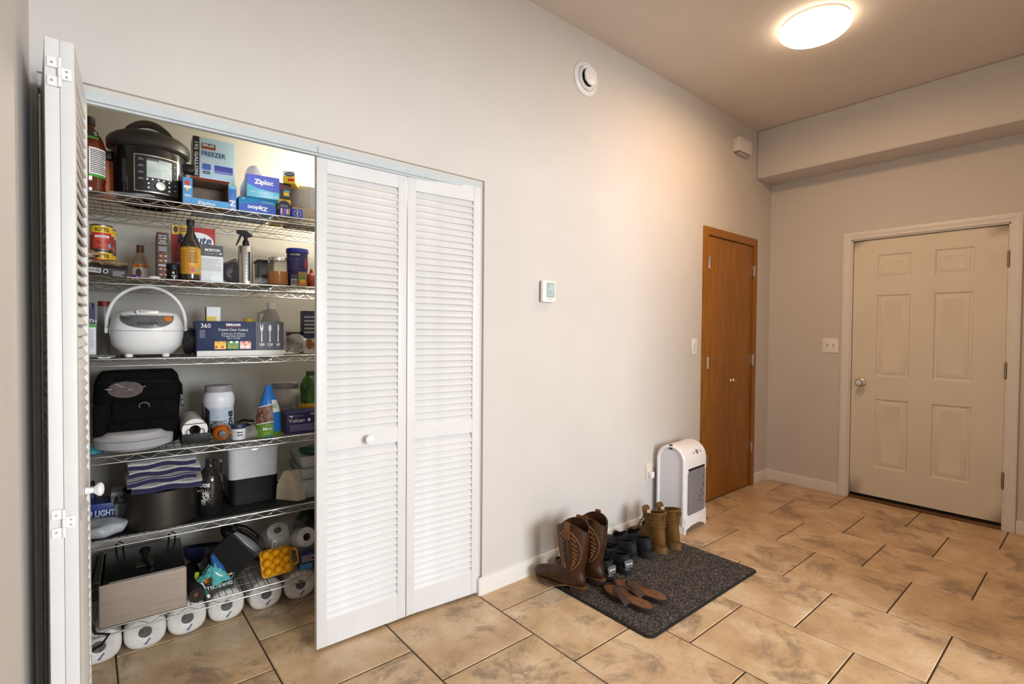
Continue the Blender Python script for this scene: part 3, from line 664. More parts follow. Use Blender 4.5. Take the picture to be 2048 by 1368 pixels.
FOOT = mat('tan footbed', (.165, .066, .022), .55, var=.12, scale=30); STRP = mat('dark brown strap', (.042, .022, .014), .55, var=.15)
def flipflop(label, loc, rz, mir):
    b = thing('flip_flop', label, 'sandal', loc, rz, 'brown flip flops'); ws = [.026, .036, .036, .036, .045, .050, .044, .026]; q = outline(.29, ws)
    q = [(x+.010*math.sin(max(0, y-.1)/.19*1.5)*mir, y) for x, y in q]
    def zc(y): return .006*math.sin(math.pi*y/.29)
    bm = B(); rings(bm, [[(x*.97, y, 0) for x, y in q], [(x, y, .018) for x, y in q], [(x*1.0, y, .023) for x, y in q]]); obj('sole', bm, mat('dark sandal sole', (.022, .015, .012), .6), b, 50)
    bm = B(); rings(bm, [[(x*.93, .01+y*.93, .0225) for x, y in q], [(x*.91, .011+y*.925, .0265) for x, y in q]]); obj('footbed', bm, FOOT, b, 50)
    post = Vector((.004*mir, .222, .026))
    for sx in (-1, 1):
        P0, P1, P2, P3 = post+Vector((0, 0, .014)), Vector((sx*.022, .195, .060)), Vector((sx*.047, .150, .048)), Vector((sx*.044, .108, .018))
        pts = [P0*(1-u)**3+P1*3*u*(1-u)**2+P2*3*u*u*(1-u)+P3*u**3 for u in [i/12 for i in range(13)]]
        rs = []
        for i, p in enumerate(pts):
            d = (pts[min(i+1, 12)]-pts[max(i-1, 0)]).normalized(); nrm = Vector((sx*.5*(i/12), 0, 1)).normalized(); sd = d.cross(nrm).normalized(); nn = sd.cross(d); wd = .007+.012*(i/12)
            rs.append([p+sd*wd+nn*.002, p-sd*wd+nn*.002, p-sd*wd-nn*.002, p+sd*wd-nn*.002])
        obj('strap', rings(B(), rs), STRP, b, 40)
    obj('toe_post', tube(B(), [post, post+Vector((0, -.002, .018))], .005, 8), STRP, b)
    obj('stamped_mark', tube(B(), [(.010*math.cos(a), .055+.014*math.sin(a), .0268) for a in [i*.52 for i in range(10)]], .0012, 5), STRP, b)
    return b
flipflop('brown flip flop at the near left corner of the doormat', (1.972, -.655, MZ), R(3), 1)
flipflop('brown flip flop lying on the wall side of its mate', (2.092, -.652, MZ), R(7), -1)
# ------------------------------------------------------------------ wire shelving in the closet
SL, S0 = -.057, .43                                          # front edge: y = S0 + SL*x (the unit stands slightly skewed)
RZ = math.atan(SL); RD = .455
def YF(x): return S0+SL*x
SZ = [1.795, 1.489, 1.180, .817, .501, .172]                 # top of each shelf
UX0, UX1 = -.060, 1.415
UL = (UX1-UX0)/math.cos(RZ)
ws_ = thing('wire_shelving', 'six tier chrome wire shelving unit filling the closet', 'shelving', (UX0, YF(UX0), 0), RZ)
def one_shelf():
    bm = B(); th = .026
    for y in (0, RD):
        for z, r in ((-.003, .0032), (-.003-th, .0030)): tube(bm, [(0, y, z), (UL, y, z)], r, 8)
        n = int(UL/.040); pts = [(UL*i/n, y+.0, -.005 if i % 2 else -.001-th) for i in range(n+1)]; tube(bm, pts, .0017, 5)
    for x in (0, UL):
        for z in (-.003, -.003-th): tube(bm, [(x, 0, z), (x, RD, z)], .003, 6)
        n = 12; tube(bm, [(x, RD*i/n, -.005 if i % 2 else -.001-th) for i in range(n+1)], .0017, 5)
    x = .0254
    while x < UL: tube(bm, [(x, -.002, -.0022), (x, RD+.002, -.0022)], .0013, 4); x += .0254
    for i in range(1, 6): tube(bm, [(0, RD*i/6, -.0052), (UL, RD*i/6, -.0052)], .0020, 5)
    tube(bm, [(UL*.46, 0, -.018), (UL*.46, RD, -.018)], .0028, 6)
    return bm
sh0 = obj('shelf', one_shelf(), CHROME, ws_, 60); sh0.location = (0, 0, SZ[0])
for z in SZ[1:]:
    s = sh0.copy(); C.objects.link(s); s.parent = ws_; s.location = (0, 0, z)
for x, y in ((.006, .006), (UL-.006, .006), (.006, RD-.006), (UL-.006, RD-.006)):
    bm = B(); tube(bm, [(x, y, .012), (x, y, 1.90)], .0127, 12)
    z = .1
    while z < 1.9: tube(bm, [(x, y, z), (x, y, z+.004)], .0131, 12); z += .0508
    lathe(bm, [(.016, 0), (.014, .006), (.006, .008), (.006, .014)], 12, Matrix.Translation((x, y, 0)))
    obj('post', bm, CHROME, ws_)

# ---- builders for things on the shelves. k: shelf, pixels of the photograph give width and height, d: distance behind the shelf edge
def fit(k, pl, pr, pt, d, zb=None):
    pm = (pl+pr)/2; y = S0+d; 
    for _ in range(4): x, z = at(pm, pt, y); y = YF(x)+d
    x0, _ = at(pl, pt, y-SL*0); x1, _ = at(pr, pt, y); _, z1 = at(pm, pt, y); z0 = SZ[k]+.0005 if zb is None else zb
    return (x0+x1)/2, y, z0, x1-x0, z1-z0
def face_cam(x, y): return math.atan2(-x, y-CAM.y)*1.0
def carton(name, label, cat, k, pl, pr, pt, d, depth, m, zb=None, rz=RZ, group=None, bev=.0012, h=None, roll=0):
    x, y, z0, w_, h_ = fit(k, pl, pr, pt, d, zb); h_ = h or h_
    t = thing(name, label, cat, (x, y, z0), rz, group)
    if roll: t.rotation_euler = (0, R(roll), rz)
    obj('box_body', box(B(), -w_/2, w_/2, 0, depth, 0, h_, bev), m, t)
    return t, w_, h_
def round_thing(name, label, cat, k, pl, pr, pt, d, zb=None, group=None, kr=.98):
    x, y, z0, w_, h_ = fit(k, pl, pr, pt, d, zb)
    # silhouettes off the lens axis look wider than they are
    r = w_/2*kr; yc = y+r
    xc, _ = at((pl+pr)/2, pt, yc); _, zt = at((pl+pr)/2, pt, yc); 
    r = r*(yc-CAM.y)/(y-CAM.y)
    return thing(name, label, cat, (xc, yc, z0), face_cam(xc, yc), group), r, zt-z0
BLU = paint((.015, .035, .16)); NAVY = paint((.012, .018, .075)); WHT = paint((.80, .80, .80)); RED = paint((.52, .02, .02)); YEL = paint((.75, .48, .02)); BLACK = paint((.012, .012, .014))
GRN = paint((.05, .30, .03)); CYA = paint((.10, .42, .62)); LBL = paint((.50, .72, .86)); ORG = paint((.60, .17, .02)); GREY = paint((.35, .35, .36)); DGR = paint((.10, .10, .11))
E_ = -.0008
SG = 'things on the closet shelves'

# ================= top shelf
t, r, h = round_thing('juice_bottle', 'brown red juice bottle with green label edge at the left end of the top shelf', 'bottle', 0, 137, 213, 222, .03)
h = .285; jr = r
JUICE = mat('dark cider', (.11, .018, .006), .12, var=.1, coat=.4)
obj('bottle_body', lathe(B(), [(r*.5, 0), (r*.92, .004), (r*.98, .02), (r*.93, .034), (r*.98, .05), (r, .09), (r, .17), (r*.95, .185), (r*.8, .21), (r*.5, .238), (r*.36, .25), (r*.36, .262)], 32), JUICE, t, 50)
obj('cap', lathe(B(), [(r*.42, .258), (r*.42, .283), (r*.38, .286), (.001, .286)], 24), BLACK, t)
patch(t, r*.05, r*1.25, .068, .165, 0, WHT, bend=r+.0006); patch(t, r*.05, r*1.25, .058, .068, 0, GRN, bend=r+.0006); lines(t, r*.12, r*1.18, .072, .160, 13, 0, BLACK, bend=r+.0012)
patch(t, -r*.6, r*.62, .198, .205, 0, GRN, bend=r*.93); patch(t, -r*.6, r*.62, .205, .228, 0, BLACK, bend=r*.86); text(t, "'S", .018, r*.42, .217, 0, WHT, bend=r*.87)
x, y = .165, .66
t = thing('orange_packet', 'orange tapered packet leaning between the juice bottle and the pressure cooker', 'packet', (.072, .60, SZ[0]+.001), RZ)
bm = B(); rings(bm, [[(-.085, -.025, 0), (.070, -.025, 0), (.070, .025, 0), (-.085, .025, 0)], [(-.08, -.02, .10), (.035, -.02, .10), (.035, .02, .10), (-.08, .02, .10)], [(-.07, -.005, .22), (-.016, -.005, .22), (-.016, .015, .22), (-.07, .015, .22)], [(-.062, .004, .265), (-.036, .004, .265), (-.036, .010, .265), (-.062, .010, .265)]])
obj('packet_body', bm, mat('terracotta film', (.52, .13, .045), .4, var=.06, scale=10), t, 20)
def bag(name, label, cat, loc, rx, ry, rz_, m, seed=1, amt=.012, rot=0, flat=.0):
    t = thing(name, label, cat, loc, rot); bm = B(); ball(bm, (0, 0, rz_), rx, ry, rz_, 28, 18); crumple(bm, amt, seed, 22)
    for v in bm.verts: v.co.z = max(.0005, v.co.z)
    obj('bag_film', bm, m, t, 25); return t
FILM = mat('thin clear film', (.85, .87, .90), .18, var=.03, trans=.3, alpha=.42, bump=.8, bscale=50)
bag('plastic_bag', 'flat clear plastic bag at the foot of the orange packet', 'bag', (.155, .50, SZ[0]), .085, .05, .012, FILM, 2, .010)
t, r, h = round_thing('pressure_cooker', 'large black electric pressure cooker with a silver framed control panel', 'cooker', 0, 216, 381, 262, .03, kr=.98)
bh = .212
obj('cooker_body', lathe(B(), [(r*.72, 0), (r*.76, .012), (r*.90, .022), (r*.92, .03), (r*.93, bh-.02), (r*.92, bh), (r*.8, bh+.002)], 56), BLKG, t, 50)
obj('base_ring', lathe(B(), [(r*.70, 0), (r*.83, .002), (r*.86, .020), (r*.80, .024)], 48), BLK, t)
obj('lid', lathe(B(), [(r*.96, bh-.006), (r*1.03, bh+.002), (r*1.04, bh+.028), (r*1.0, bh+.040), (r*.86, bh+.056), (r*.60, bh+.070), (r*.3, bh+.076), (.001, bh+.077)], 56), CHAR, t, 40)
bm = B(); pts = [(-r*.62+r*1.24*i/16, 0, bh+.062+.056*math.sin(math.pi*i/16)**.7) for i in range(17)]
rs = []
for i, p in enumerate(pts): rs.append([(p[0]+dx, p[1]+dy, p[2]+dz) for dx, dy, dz in ((0, -.02, .005), (0, -.012, .012), (0, .012, .012), (0, .02, .005), (0, .018, -.010), (0, -.018, -.010))])
obj('lid_handle', rings(bm, rs), CHAR, t, 50)
for s in (-1, 1): obj('side_handle', box(B(), s*r*.86 if s > 0 else -r*1.16, r*1.16 if s > 0 else -r*.86, -.03, .03, bh-.055, bh-.022, .006), BLK, t)
pr_ = r*.93+.003
def bpatch(bm, pts, rad): pass
cp_ = r*.20                                                  # panel centre, right of the axis as seen by the camera
obj('steam_valve', lathe(B(), [(.012, bh+.06), (.012, bh+.09), (.006, bh+.095)], 14, Matrix.Translation((-.01, .06, 0))), BLK, t)
patch(t, cp_-.078, cp_+.078, .028, .172, 0, NICK, 'panel_frame', bend=pr_); patch(t, cp_-.074, cp_+.074, .032, .168, 0, BLACK, 'control_panel', bend=pr_+.0008)
patch(t, cp_-.036, cp_+.050, .086, .158, 0, mat('display glass', (.50, .58, .58), .08, var=.18, scale=20, coat=.5), 'display', bend=pr_+.0016); patch(t, cp_-.036, cp_+.004, .150, .158, 0, DGR, 'display_tab', bend=pr_+.002)
for zz in (.15, .125, .10, .075): patch(t, cp_-.064, cp_-.046, zz, zz+.002, 0, GREY, 'key_mark', bend=pr_+.0016); patch(t, cp_-.062, cp_-.048, zz+.005, zz+.0065, 0, GREY, 'key_mark', bend=pr_+.0016)
for zz in (.145, .12, .095, .07, .05): patch(t, cp_+.060, cp_+.068, zz, zz+.002, 0, GREY, 'key_mark', bend=pr_+.0016)
for (u, v) in ((-.034, .078), (-.017, .079), (.002, .079), (.020, .079), (.040, .078), (-.030, .062), (-.030, .046), (.040, .06), (.040, .044)): disc(t, cp_+u, v, .0035, .0035, 0, WHT, 'button_mark', bend=pr_+.0016, seg=12)
an = (cp_+.006)/pr_
obj('dial_knob', lathe(B(), [(.017, 0), (.0175, .010), (.0155, .013), (.001, .0135)], 28, Matrix.Translation((pr_*math.sin(an), -pr_*math.cos(an), .055)) @ Matrix.Rotation(an, 4, 'Z') @ MY), NICK, t)

t, w_, h_ = carton('freezer_bag_box', 'tall pale blue freezer bag box with a black spine behind the open carton', 'box', 0, 386, 469, 279, .17, .10, mat('pale blue card', (.44, .66, .84), .4, var=.02))
patch(t, -w_/2, -w_/2+w_*.15, 0, h_, E_, BLACK); text(t, '192 GALLON PLUS', w_*.11, -w_/2+w_*.075, h_*.62, E_*1.6, WHT, width=h_*.62, rot=R(-90), bold=.012)
patch(t, -w_*.30, w_*.03, h_*.86, h_*.93, E_, BLACK); patch(t, -w_*.30, w_*.03, h_*.853, h_*.87, E_*1.3, RED); text(t, 'KIRKLAND', h_*.055, -w_*.135, h_*.90, E_*1.8, WHT, width=w_*.29, bold=.03)
text(t, 'FREEZER', h_*.085, -w_*.02, h_*.79, E_*1.6, paint((.02, .06, .22)), width=w_*.58, bold=.02); text(t, 'GALLON PLUS', h_*.06, .04*w_, h_*.70, E_*1.6, WHT, width=w_*.72, bold=.01)
for zc, mm in ((.62, paint((.05, .12, .50))), (.40, WHT)): patch(t, -w_*.29, -w_*.08, h_*(zc-.04), h_*(zc+.04), E_, mm, r=.006)
for zc in (.545, .315): patch(t, -w_*.27, -w_*.10, h_*(zc-.018), h_*(zc+.018), E_, NAVY, r=.004); lines(t, -w_*.24, -w_*.13, h_*(zc-.008), h_*(zc+.008), 1, E_*1.6, WHT)
patch(t, 0, w_*.45, h_*.57, h_*.66, E_, paint((.06, .07, .45))); patch(t, 0, w_*.45, h_*.555, h_*.59, E_*1.3, paint((.20, .24, .68))); patch(t, w_*.12, w_*.47, h_*.30, h_*.45, E_, WHT)
for i in range(4): disc(t, w_*(.12+.09*i), h_*(.17+.03*(i % 2)), w_*.09, h_*.05, E_-.0003*i, (RED, paint((.7, .12, .06)), paint((.8, .4, .3)), RED)[i], 'tomato_print')

x, y, z0, w_, h_ = fit(0, 366, 457, 361, .015)
t = thing('open_carton', 'open blue carton on its side showing the brown inside', 'box', (x, y, z0), RZ); dp = .14
bm = B(); e = .0015
for q in ((-w_/2, w_/2, 0, dp, 0, e), (-w_/2, w_/2, 0, dp, h_-e, h_), (-w_/2, -w_/2+e, 0, dp, 0, h_), (w_/2-e, w_/2, 0, dp, 0, h_), (-w_/2, w_/2, dp-e, dp, 0, h_)): box(bm, *q)
obj('carton_walls', bm, BROWNI, t)
obj('end_flap', box(B(), -w_/2, -w_/2+w_*.20, -.0015, 0, 0, h_), mat('blue flap', (.05, .27, .58), .4, var=.04), t); obj('bottom_flap', box(B(), -w_/2, w_/2, -.0025, -.0012, 0, h_*.26), mat('blue flap', (.05, .27, .58), .4), t)
obj('top_flap', box(B(), -w_*.36, w_/2, -.03, .10, h_, h_+.0015), mat('red orange flap', (.55, .08, .03), .4), t)
disc(t, -w_*.41, h_*.80, w_*.06, h_*.10, -.0024, RED, 'printed_mark'); patch(t, -w_*.48, -w_*.33, h_*.60, h_*.69, -.0024, WHT); disc(t, -w_*.41, h_*.55, w_*.03, h_*.05, -.0024, YEL); lines(t, -w_*.47, -w_*.34, h_*.27, h_*.36, 2, -.003, WHT); text(t, 'Ziploc', h_*.16, -.0, h_*.10, -.003, WHT, width=w_*.4, bold=.02)
t, w_, h_ = carton('sandwich_bag_box', 'narrow blue bag box between the open carton and the lower bag box', 'box', 0, 456, 473, 371, .04, .17, mat('mid blue card', (.03, .16, .52), .35, var=.05))
patch(t, -w_/2, w_/2, h_*.86, h_, E_, CYA); text(t, 'Z', h_*.30, 0, h_*.28, E_*2, WHT, bold=.04); lines(t, -w_*.3, w_*.3, h_*.04, h_*.10, 1, E_*2, WHT)

t, w_, h_ = carton('bag_box', 'blue bag box lying upside down directly on the shelf edge', 'box', 0, 478, 551, 397, .02, .24, mat('teal blue card', (.02, .21, .45), .3, var=.05))
zl = t.location.z+h_; lw = w_
prism_pts = [(-w_/2, h_*.02), (w_/2, h_*.02), (w_/2, h_*.62), (w_*.2, h_*.72), (-w_*.2, h_*.68), (-w_/2, h_*.45)]
obj('label_swoosh', prism(B(), prism_pts, 'y', E_, E_+.0004), paint((.01, .07, .42)), t); text(t, 'Ziploc', h_*.36, .0, h_*.34, E_*2, WHT, flip=True, bold=.03, width=w_*.55); text(t, 'FREEZER', h_*.12, w_*.28, h_*.80, E_*2, LBL, flip=True, width=w_*.32); text(t, '34', h_*.16, -w_*.38, h_*.88, E_*2, WHT, flip=True)
t2, w_, h_ = carton('bag_box', 'purple blue bag box with a bag pulled out, on top of the upside down one', 'box', 0, 494, 558, 352, -.005, .25, mat('aqua card', (.10, .42, .60), .3, var=.06), zb=zl+.0003, rz=RZ-.05)
obj('label_swoosh', prism(B(), [(-w_/2, h_), (w_/2, h_), (w_/2, h_*.32), (w_*.2, h_*.34), (-w_*.2, h_*.42), (-w_/2, h_*.60)], 'y', E_, E_+.0004), paint((.07, .10, .55)), t2); text(t2, 'Ziploc', h_*.30, .02*w_, h_*.70, E_*2, WHT, bold=.035, width=w_*.58); text(t2, 'EASY CONNECT', h_*.10, -w_*.1, h_*.22, E_*2, WHT, width=w_*.6); text(t2, '54', h_*.12, w_*.40, h_*.10, E_*2, WHT)
bm = B(); ball(bm, (0, 0, 0), .030, .05, .045, 24, 16); crumple(bm, .012, 5, 24)
obj('pulled_bag', bm, mat('lilac film', (.66, .64, .80), .3, trans=.3, alpha=.75, var=.05), t2, 30, loc=(-.03, .06, h_+.012))
obj('side_print', box(B(), -w_/2-.0006, -w_/2, .01, .24, h_*.05, h_*.75), mat('magenta blue print', (.16, .16, .50), .35, var=.4, scale=16), t2)

# stack right of the bag boxes: yellow box, dark box, blue and yellow box on top
ta, wa, ha = carton('wrap_box', 'yellow wrap box with a round navy end under the dark box', 'box', 0, 556, 581, 398, .08, .20, mat('yellow card', (.72, .46, .02), .4, var=.03))
disc(ta, 0, ha*.66, wa*.5, ha*.26, E_, NAVY, 'printed_mark'); lines(ta, -wa*.3, wa*.3, ha*.6, ha*.72, 2, E_*2, GREY); patch(ta, -wa*.1, wa*.45, ha*.20, ha*.38, E_, RED); lines(ta, -wa*.45, wa*.4, ha*.40, ha*.47, 1, E_*2, BLACK)
tb, wb, hb_ = carton('wrap_box', 'dark navy wrap box with a small yellow tag in the middle of its stack', 'box', 0, 557, 582, 367, .07, .20, mat('dark navy card', (.018, .016, .045), .35, var=.1), zb=ta.location.z+ha, rz=RZ+.12)
patch(tb, -wb*.1, wb*.35, hb_*.18, hb_*.42, E_, YEL); patch(tb, -wb*.1, wb*.40, hb_*.45, hb_*.55, E_, CYA); lines(tb, -wb*.4, wb*.4, hb_*.6, hb_*.9, 2, E_*2, paint((.25, .05, .10)))
zt_ = tb.location.z+hb_
tc_, wc, hc = carton('wrap_box', 'blue and yellow wrap box topmost of its stack', 'box', 0, 566, 590, 342, .05, .24, YEL, zb=zt_+.0003, rz=RZ-.42)
patch(tc_, -wc*.5, wc*.5, hc*.55, hc, E_, WHT); disc(tc_, .05*wc, hc*.72, wc*.4, hc*.18, E_*2, BLU); lines(tc_, -wc*.2, wc*.3, hc*.66, hc*.78, 2, E_*3, WHT); patch(tc_, -wc*.1, wc*.42, hc*.14, hc*.36, E_, RED);
obj('side_panel', box(B(), -wc/2-.0006, -wc/2, .02, .24, 0, hc), paint((.04, .03, .36)), tc_); text(tc_, 'ld', hc*.66, -.06, hc*.45, -wc/2-.0012, YEL, face='left', bold=.03)
td, wd_, hd_ = carton('small_box', 'small purple striped box in front of the yellow wrap box', 'box', 0, 560, 581, 416, .015, .06, mat('purple blue card', (.05, .035, .30), .35, var=.05))
for i, mm in enumerate((WHT, RED, paint((.2, .1, .6)), WHT, YEL)): patch(td, -wd_*.42+i*wd_*.18, -wd_*.32+i*wd_*.18, hd_*.3, hd_*.9, E_, mm)
te, we_, he_ = carton('small_box', 'small royal blue box with a white round emblem beside the purple striped box', 'box', 0, 583, 606, 418, .012, .06, mat('royal blue card', (.012, .05, .40), .3, var=.03), bev=.004)
obj('round_emblem', tube(B(), [(.30*we_*math.cos(a*.4), E_, he_*.5+.32*he_*math.sin(a*.4)) for a in range(16)], .0007, 4, closed=True), WHT, te); patch(te, -we_*.04, we_*.04, he_*.3, he_*.72, E_, WHT)
# foil pans
tp_, wp, hp_ = carton('low_carton', 'plain low brown carton under the foil pans', 'box', 0, 586, 650, 418, .10, .20, mat('grey brown card', (.34, .28, .22), .8, var=.1, scale=60))
FOIL = mat('ridged foil', (.90, .90, .92), .4, .15, var=.15, scale=200, bump=.8, bscale=300)
pz = tp_.location.z+hp_; px_, py_ = tp_.location.x+.01, tp_.location.y+.10
_, ztop = at(600, 374, py_-.08); nP = 13; dz = (ztop-pz)/nP
p0 = thing('foil_pan', 'round foil pan in the tall nested stack on the low carton', 'pan', (px_, py_, pz+.0005), 0, 'foil pans nested in a tall stack')
bm = B(); lathe(bm, [(.001, .001), (.070, .001), (.082, .013), (.090, .013), (.092, .0145), (.089, .0155), (.080, .0150), (.068, .003), (.001, .003)], 40)
obj('foil_dish', bm, FOIL, p0, 40)
for i in range(1, nP): dup(p0, (px_+random.uniform(-.003, .003), py_+random.uniform(-.003, .003), pz+dz*i))
# ================= second shelf
def can(label, px0, px1, pt, d, zb, h=None):
    t, r, hh = round_thing('food_can', label, 'can', 1, px0, px1, pt, d, zb=zb, group='tins of tomatoes at the left end')
    h = h or hh
    obj('can_body', lathe(B(), [(r*.94, 0), (r, .002), (r, .005), (r*.975, .007), (r*.975, h-.007), (r, h-.005), (r, h-.002), (r*.95, h), (r*.92, h-.004), (.001, h-.004)], 40), mat('tin plate', (.30, .29, .28), .35, 1, var=.1), t, 50)
    q = r*.975+.0005
    patch(t, -r*1.7, r*1.7, h*.07, h*.60, 0, mat('red white can label', (.42, .05, .035), .4, var=.25, scale=40), bend=q); patch(t, -r*1.7, r*1.7, h*.60, h*.66, 0, WHT, bend=q+.0002); patch(t, -r*1.7, r*1.7, h*.66, h*.93, 0, YEL, bend=q+.0002)
    text(t, 'RO*TEL', h*.20, .1*r, h*.79, 0, BLACK, bend=q+.0008, width=r*1.35, bold=.03); patch(t, -r*1.0, r*1.0, h*.60, h*.68, 0, RED, bend=q+.0004)
    disc(t, .1*r, h*.32, r*.8, h*.17, 0, paint((.50, .08, .04)), 'tomato_print', bend=q+.0006); patch(t, -r*.6, r*.7, h*.50, h*.58, 0, WHT, bend=q+.0005); lines(t, -r*.4, r*.5, h*.52, h*.56, 1, 0, BLACK, bend=q+.001); disc(t, .75*r, h*.2, r*.15, h*.09, 0, CYA, bend=q+.0008)
    return t, h
c1, ch = can('tomato can at the bottom of the front stack', 179, 227, 516, .075, SZ[1]+.0005, .098)
c2, _ = can('tomato can on top of the front stack', 179, 227, 467, .075, SZ[1]+.0005+ch, .100)
c3 = dup(c1, c1.location+Vector((.012, .080, 0)), label='tomato can at the bottom of the rear stack'); c4 = dup(c2, c2.location+Vector((.012, .080, 0)), label='tomato can on top of the rear stack')
for i, (z, l) in enumerate(((SZ[1]+.028, 'crumpled silver foil pack lowest at the left end of the can shelf'), (SZ[1]+.062, 'crumpled silver foil pack lying on the other foil pack'))):
    xx, _ = at(174, 530, .44); t = thing('foil_pack', l, 'packet', (xx-.008, .455, z), RZ); bm = B(); ball(bm, (0, 0, .015), .045, .035, .016, 24, 14); crumple(bm, .009, i+3, 30); obj('foil_wrapper', bm, ALU, t, 20)
xx, zz = at(209, 558, .39)
t = thing('black_carton', 'flat black carton with a barcode tipping over the front edge', 'box', (xx, .372, SZ[1]-.008), RZ, rot=(R(16), R(5), RZ-.02))
obj('box_body', box(B(), -.062, .062, 0, .115, 0, .030, .001), mat('black card', (.025, .023, .022), .5), t); barcode(t, -.060, -.012, .010, .026, -.0006); disc(t, .002, .018, .007, .008, -.0005, WHT); disc(t, .002, .018, .005, .006, -.0009, BLACK); lines(t, .022, .055, .004, .024, 4, -.0005, GREY); disc(t, -.056, .004, .006, .004, -.0009, GREY)
t = thing('noodle_packet', 'small clear packet of tan noodles resting on the black carton', 'packet', (xx+.015, .43, SZ[1]+.036), RZ); bm = B(); ball(bm, (0, 0, .009), .055, .035, .010, 24, 12); crumple(bm, .006, 8, 40); obj('noodles', bm, mat('dry noodles', (.34, .23, .12), .8, var=.4, scale=120, bump=.8, bscale=300), t, 20)
t, w_, h_ = carton('spice_tin', 'small silver rimmed tin with a dark label behind the black carton', 'tin', 1, 216, 245, 533, .09, .03, mat('tin plate', (.5, .49, .48), .4, 1), h=.038, zb=SZ[1]+.0005)
t.location.z = SZ[1]+.0005; patch(t, -w_*.44, w_*.44, .005, .033, E_, mat('dark tin label', (.035, .04, .055), .5)); patch(t, w_*.1, w_*.35, .008, .028, E_*2, GREY); lines(t, -w_*.4, w_*.05, .01, .028, 3, E_*2, GREY)
for nm, lb, ct, pl_, pr_2, pt_, d_, mm, hh_ in (('purple_lid', 'small purple lid lying on the can shelf', 'lid', 262, 283, 548, .03, mat('purple plastic', (.10, .02, .18), .4), .012), ('white_lid', 'small white domed lid in front of the brown carton', 'lid', 296, 322, 551, .015, WPL, .010)):
    t, r, h = round_thing(nm, lb, ct, 1, pl_, pr_2, pt_, d_); obj('lid_dome', lathe(B(), [(r, 0), (r, hh_*.5), (r*.7, hh_*.9), (.001, hh_)], 24), mm, t)
t, r, h = round_thing('syrup_bottle', 'clear syrup bottle with brown cap and orange label left of the brown carton', 'bottle', 1, 262, 299, 491, .22)
obj('bottle_body', lathe(B(), [(r*.9, 0), (r, .004), (r, h*.36), (r*.97, h*.45), (r*.72, h*.66), (r*.42, h*.78), (r*.36, h*.82)], 30), mat('amber tinted plastic', (.34, .26, .18), .2, var=.1, trans=.2, alpha=.85), t, 50)
obj('cap', lathe(B(), [(r*.44, h*.80), (r*.44, h), (.001, h)], 22), mat('brown cap', (.10, .04, .02), .5), t); patch(t, -r*1.2, r*1.2, h*.38, h*.47, 0, ORG, bend=r+.0005); text(t, 'DARK PLUS', h*.06, 0, h*.425, 0, BLACK, bend=r+.001, width=r*1.2, bold=.02); patch(t, -r*1.2, r*1.2, h*.08, h*.37, 0, paint((.5, .47, .44)), bend=r+.0005); disc(t, -.2*r, h*.22, r*.35, h*.13, 0, paint((.08, .03, .02)), bend=r+.001)
t, w_, h_ = carton('brown_carton', 'tall brown food carton standing corner on', 'box', 1, 313, 337, 465, .05, .12, mat('brown card', (.055, .022, .018), .5, var=.1))
for i, s in enumerate(('FIND YOUR', 'OTHER', 'Great', 'PRODUCTS')): text(t, s, h_*(.045 if i != 2 else .065), 0, h_*(.93-.055*i), E_*1.5, WHT, width=w_*(.7 if i != 2 else .5))
lines(t, -w_*.35, w_*.35, h_*.60, h_*.70, 4, E_, GREY)
for v in (.50, .40, .22, .10): disc(t, -w_*.15, h_*v, w_*.15, h_*.022, E_, ORG, seg=12); disc(t, w_*.25, h_*v, w_*.12, h_*.018, E_, paint((.6, .35, .25)), seg=12)
lines(t, -w_*.35, w_*.35, h_*.28, h_*.32, 2, E_, WHT)
obj('side_panel', box(B(), -w_/2-.0006, -w_/2, .004, .116, h_*.08, h_*.52), mat('nutrition panel', (.16, .15, .11), .6, var=.3, scale=90), t)
t, w_, h_ = carton('rice_box', 'red rice box behind the sauce bottle', 'box', 1, 344, 430, 454, .16, .06, mat('red card', (.42, .022, .018), .4, var=.04))
patch(t, -w_*.5, -w_*.02, h_*.84, h_, E_, YEL); disc(t, -w_*.42, h_*.925, w_*.05, h_*.055, E_*2, BLACK); lines(t, -w_*.33, -w_*.04, h_*.89, h_*.97, 2, E_*2, paint((.2, .02, .1))); disc(t, w_*.08, h_*.745, w_*.38, h_*.165, E_*1.6, WHT); text(t, 'Minute', h_*.24, .02*w_, h_*.765, E_*3, NAVY, width=w_*.78, bold=.03, italic=.15); text(t, 'WHITE', h_*.12, -w_*.22, h_*.32, E_*2, WHT, width=w_*.42); patch(t, -w_*.5, w_*.5, 0, h_*.40, E_*.5, paint((.28, .015, .015)))
t, r, h = round_thing('spice_jar', 'small black spice jar in front of the red rice box', 'jar', 1, 333, 360, 528, .025)
obj('jar_body', lathe(B(), [(r*.9, 0), (r, .003), (r, h*.55), (r*.95, h*.6)], 26), BLKG, t); obj('jar_lid', lathe(B(), [(r*1.02, h*.6), (r*1.04, h*.62), (r*1.04, h*.97), (r, h), (.001, h)], 26), BLK, t); disc(t, 0, h*.42, r*.2, h*.08, 0, GREY, bend=r*1.01); lines(t, -r*.3, r*.5, h*.16, h*.28, 2, 0, GREY, bend=r*1.01)
t, r, h = round_thing('sauce_bottle', 'tall dark sauce bottle with a big yellow label in the middle of the can shelf', 'bottle', 1, 360, 402, 440, .012)
SOY = mat('dark glass', (.03, .022, .018), .08, var=.1, coat=.5)
obj('bottle_body', lathe(B(), [(r*.9, 0), (r*.98, .004), (r, .01), (r, h*.56), (r*.94, h*.62), (r*.62, h*.71), (r*.40, h*.79), (r*.34, h*.88), (r*.34, h*.92)], 34), SOY, t, 50)
obj('cap', lathe(B(), [(r*.40, h*.91), (r*.40, h*.985), (r*.36, h), (.001, h)], 22), BLACK, t)
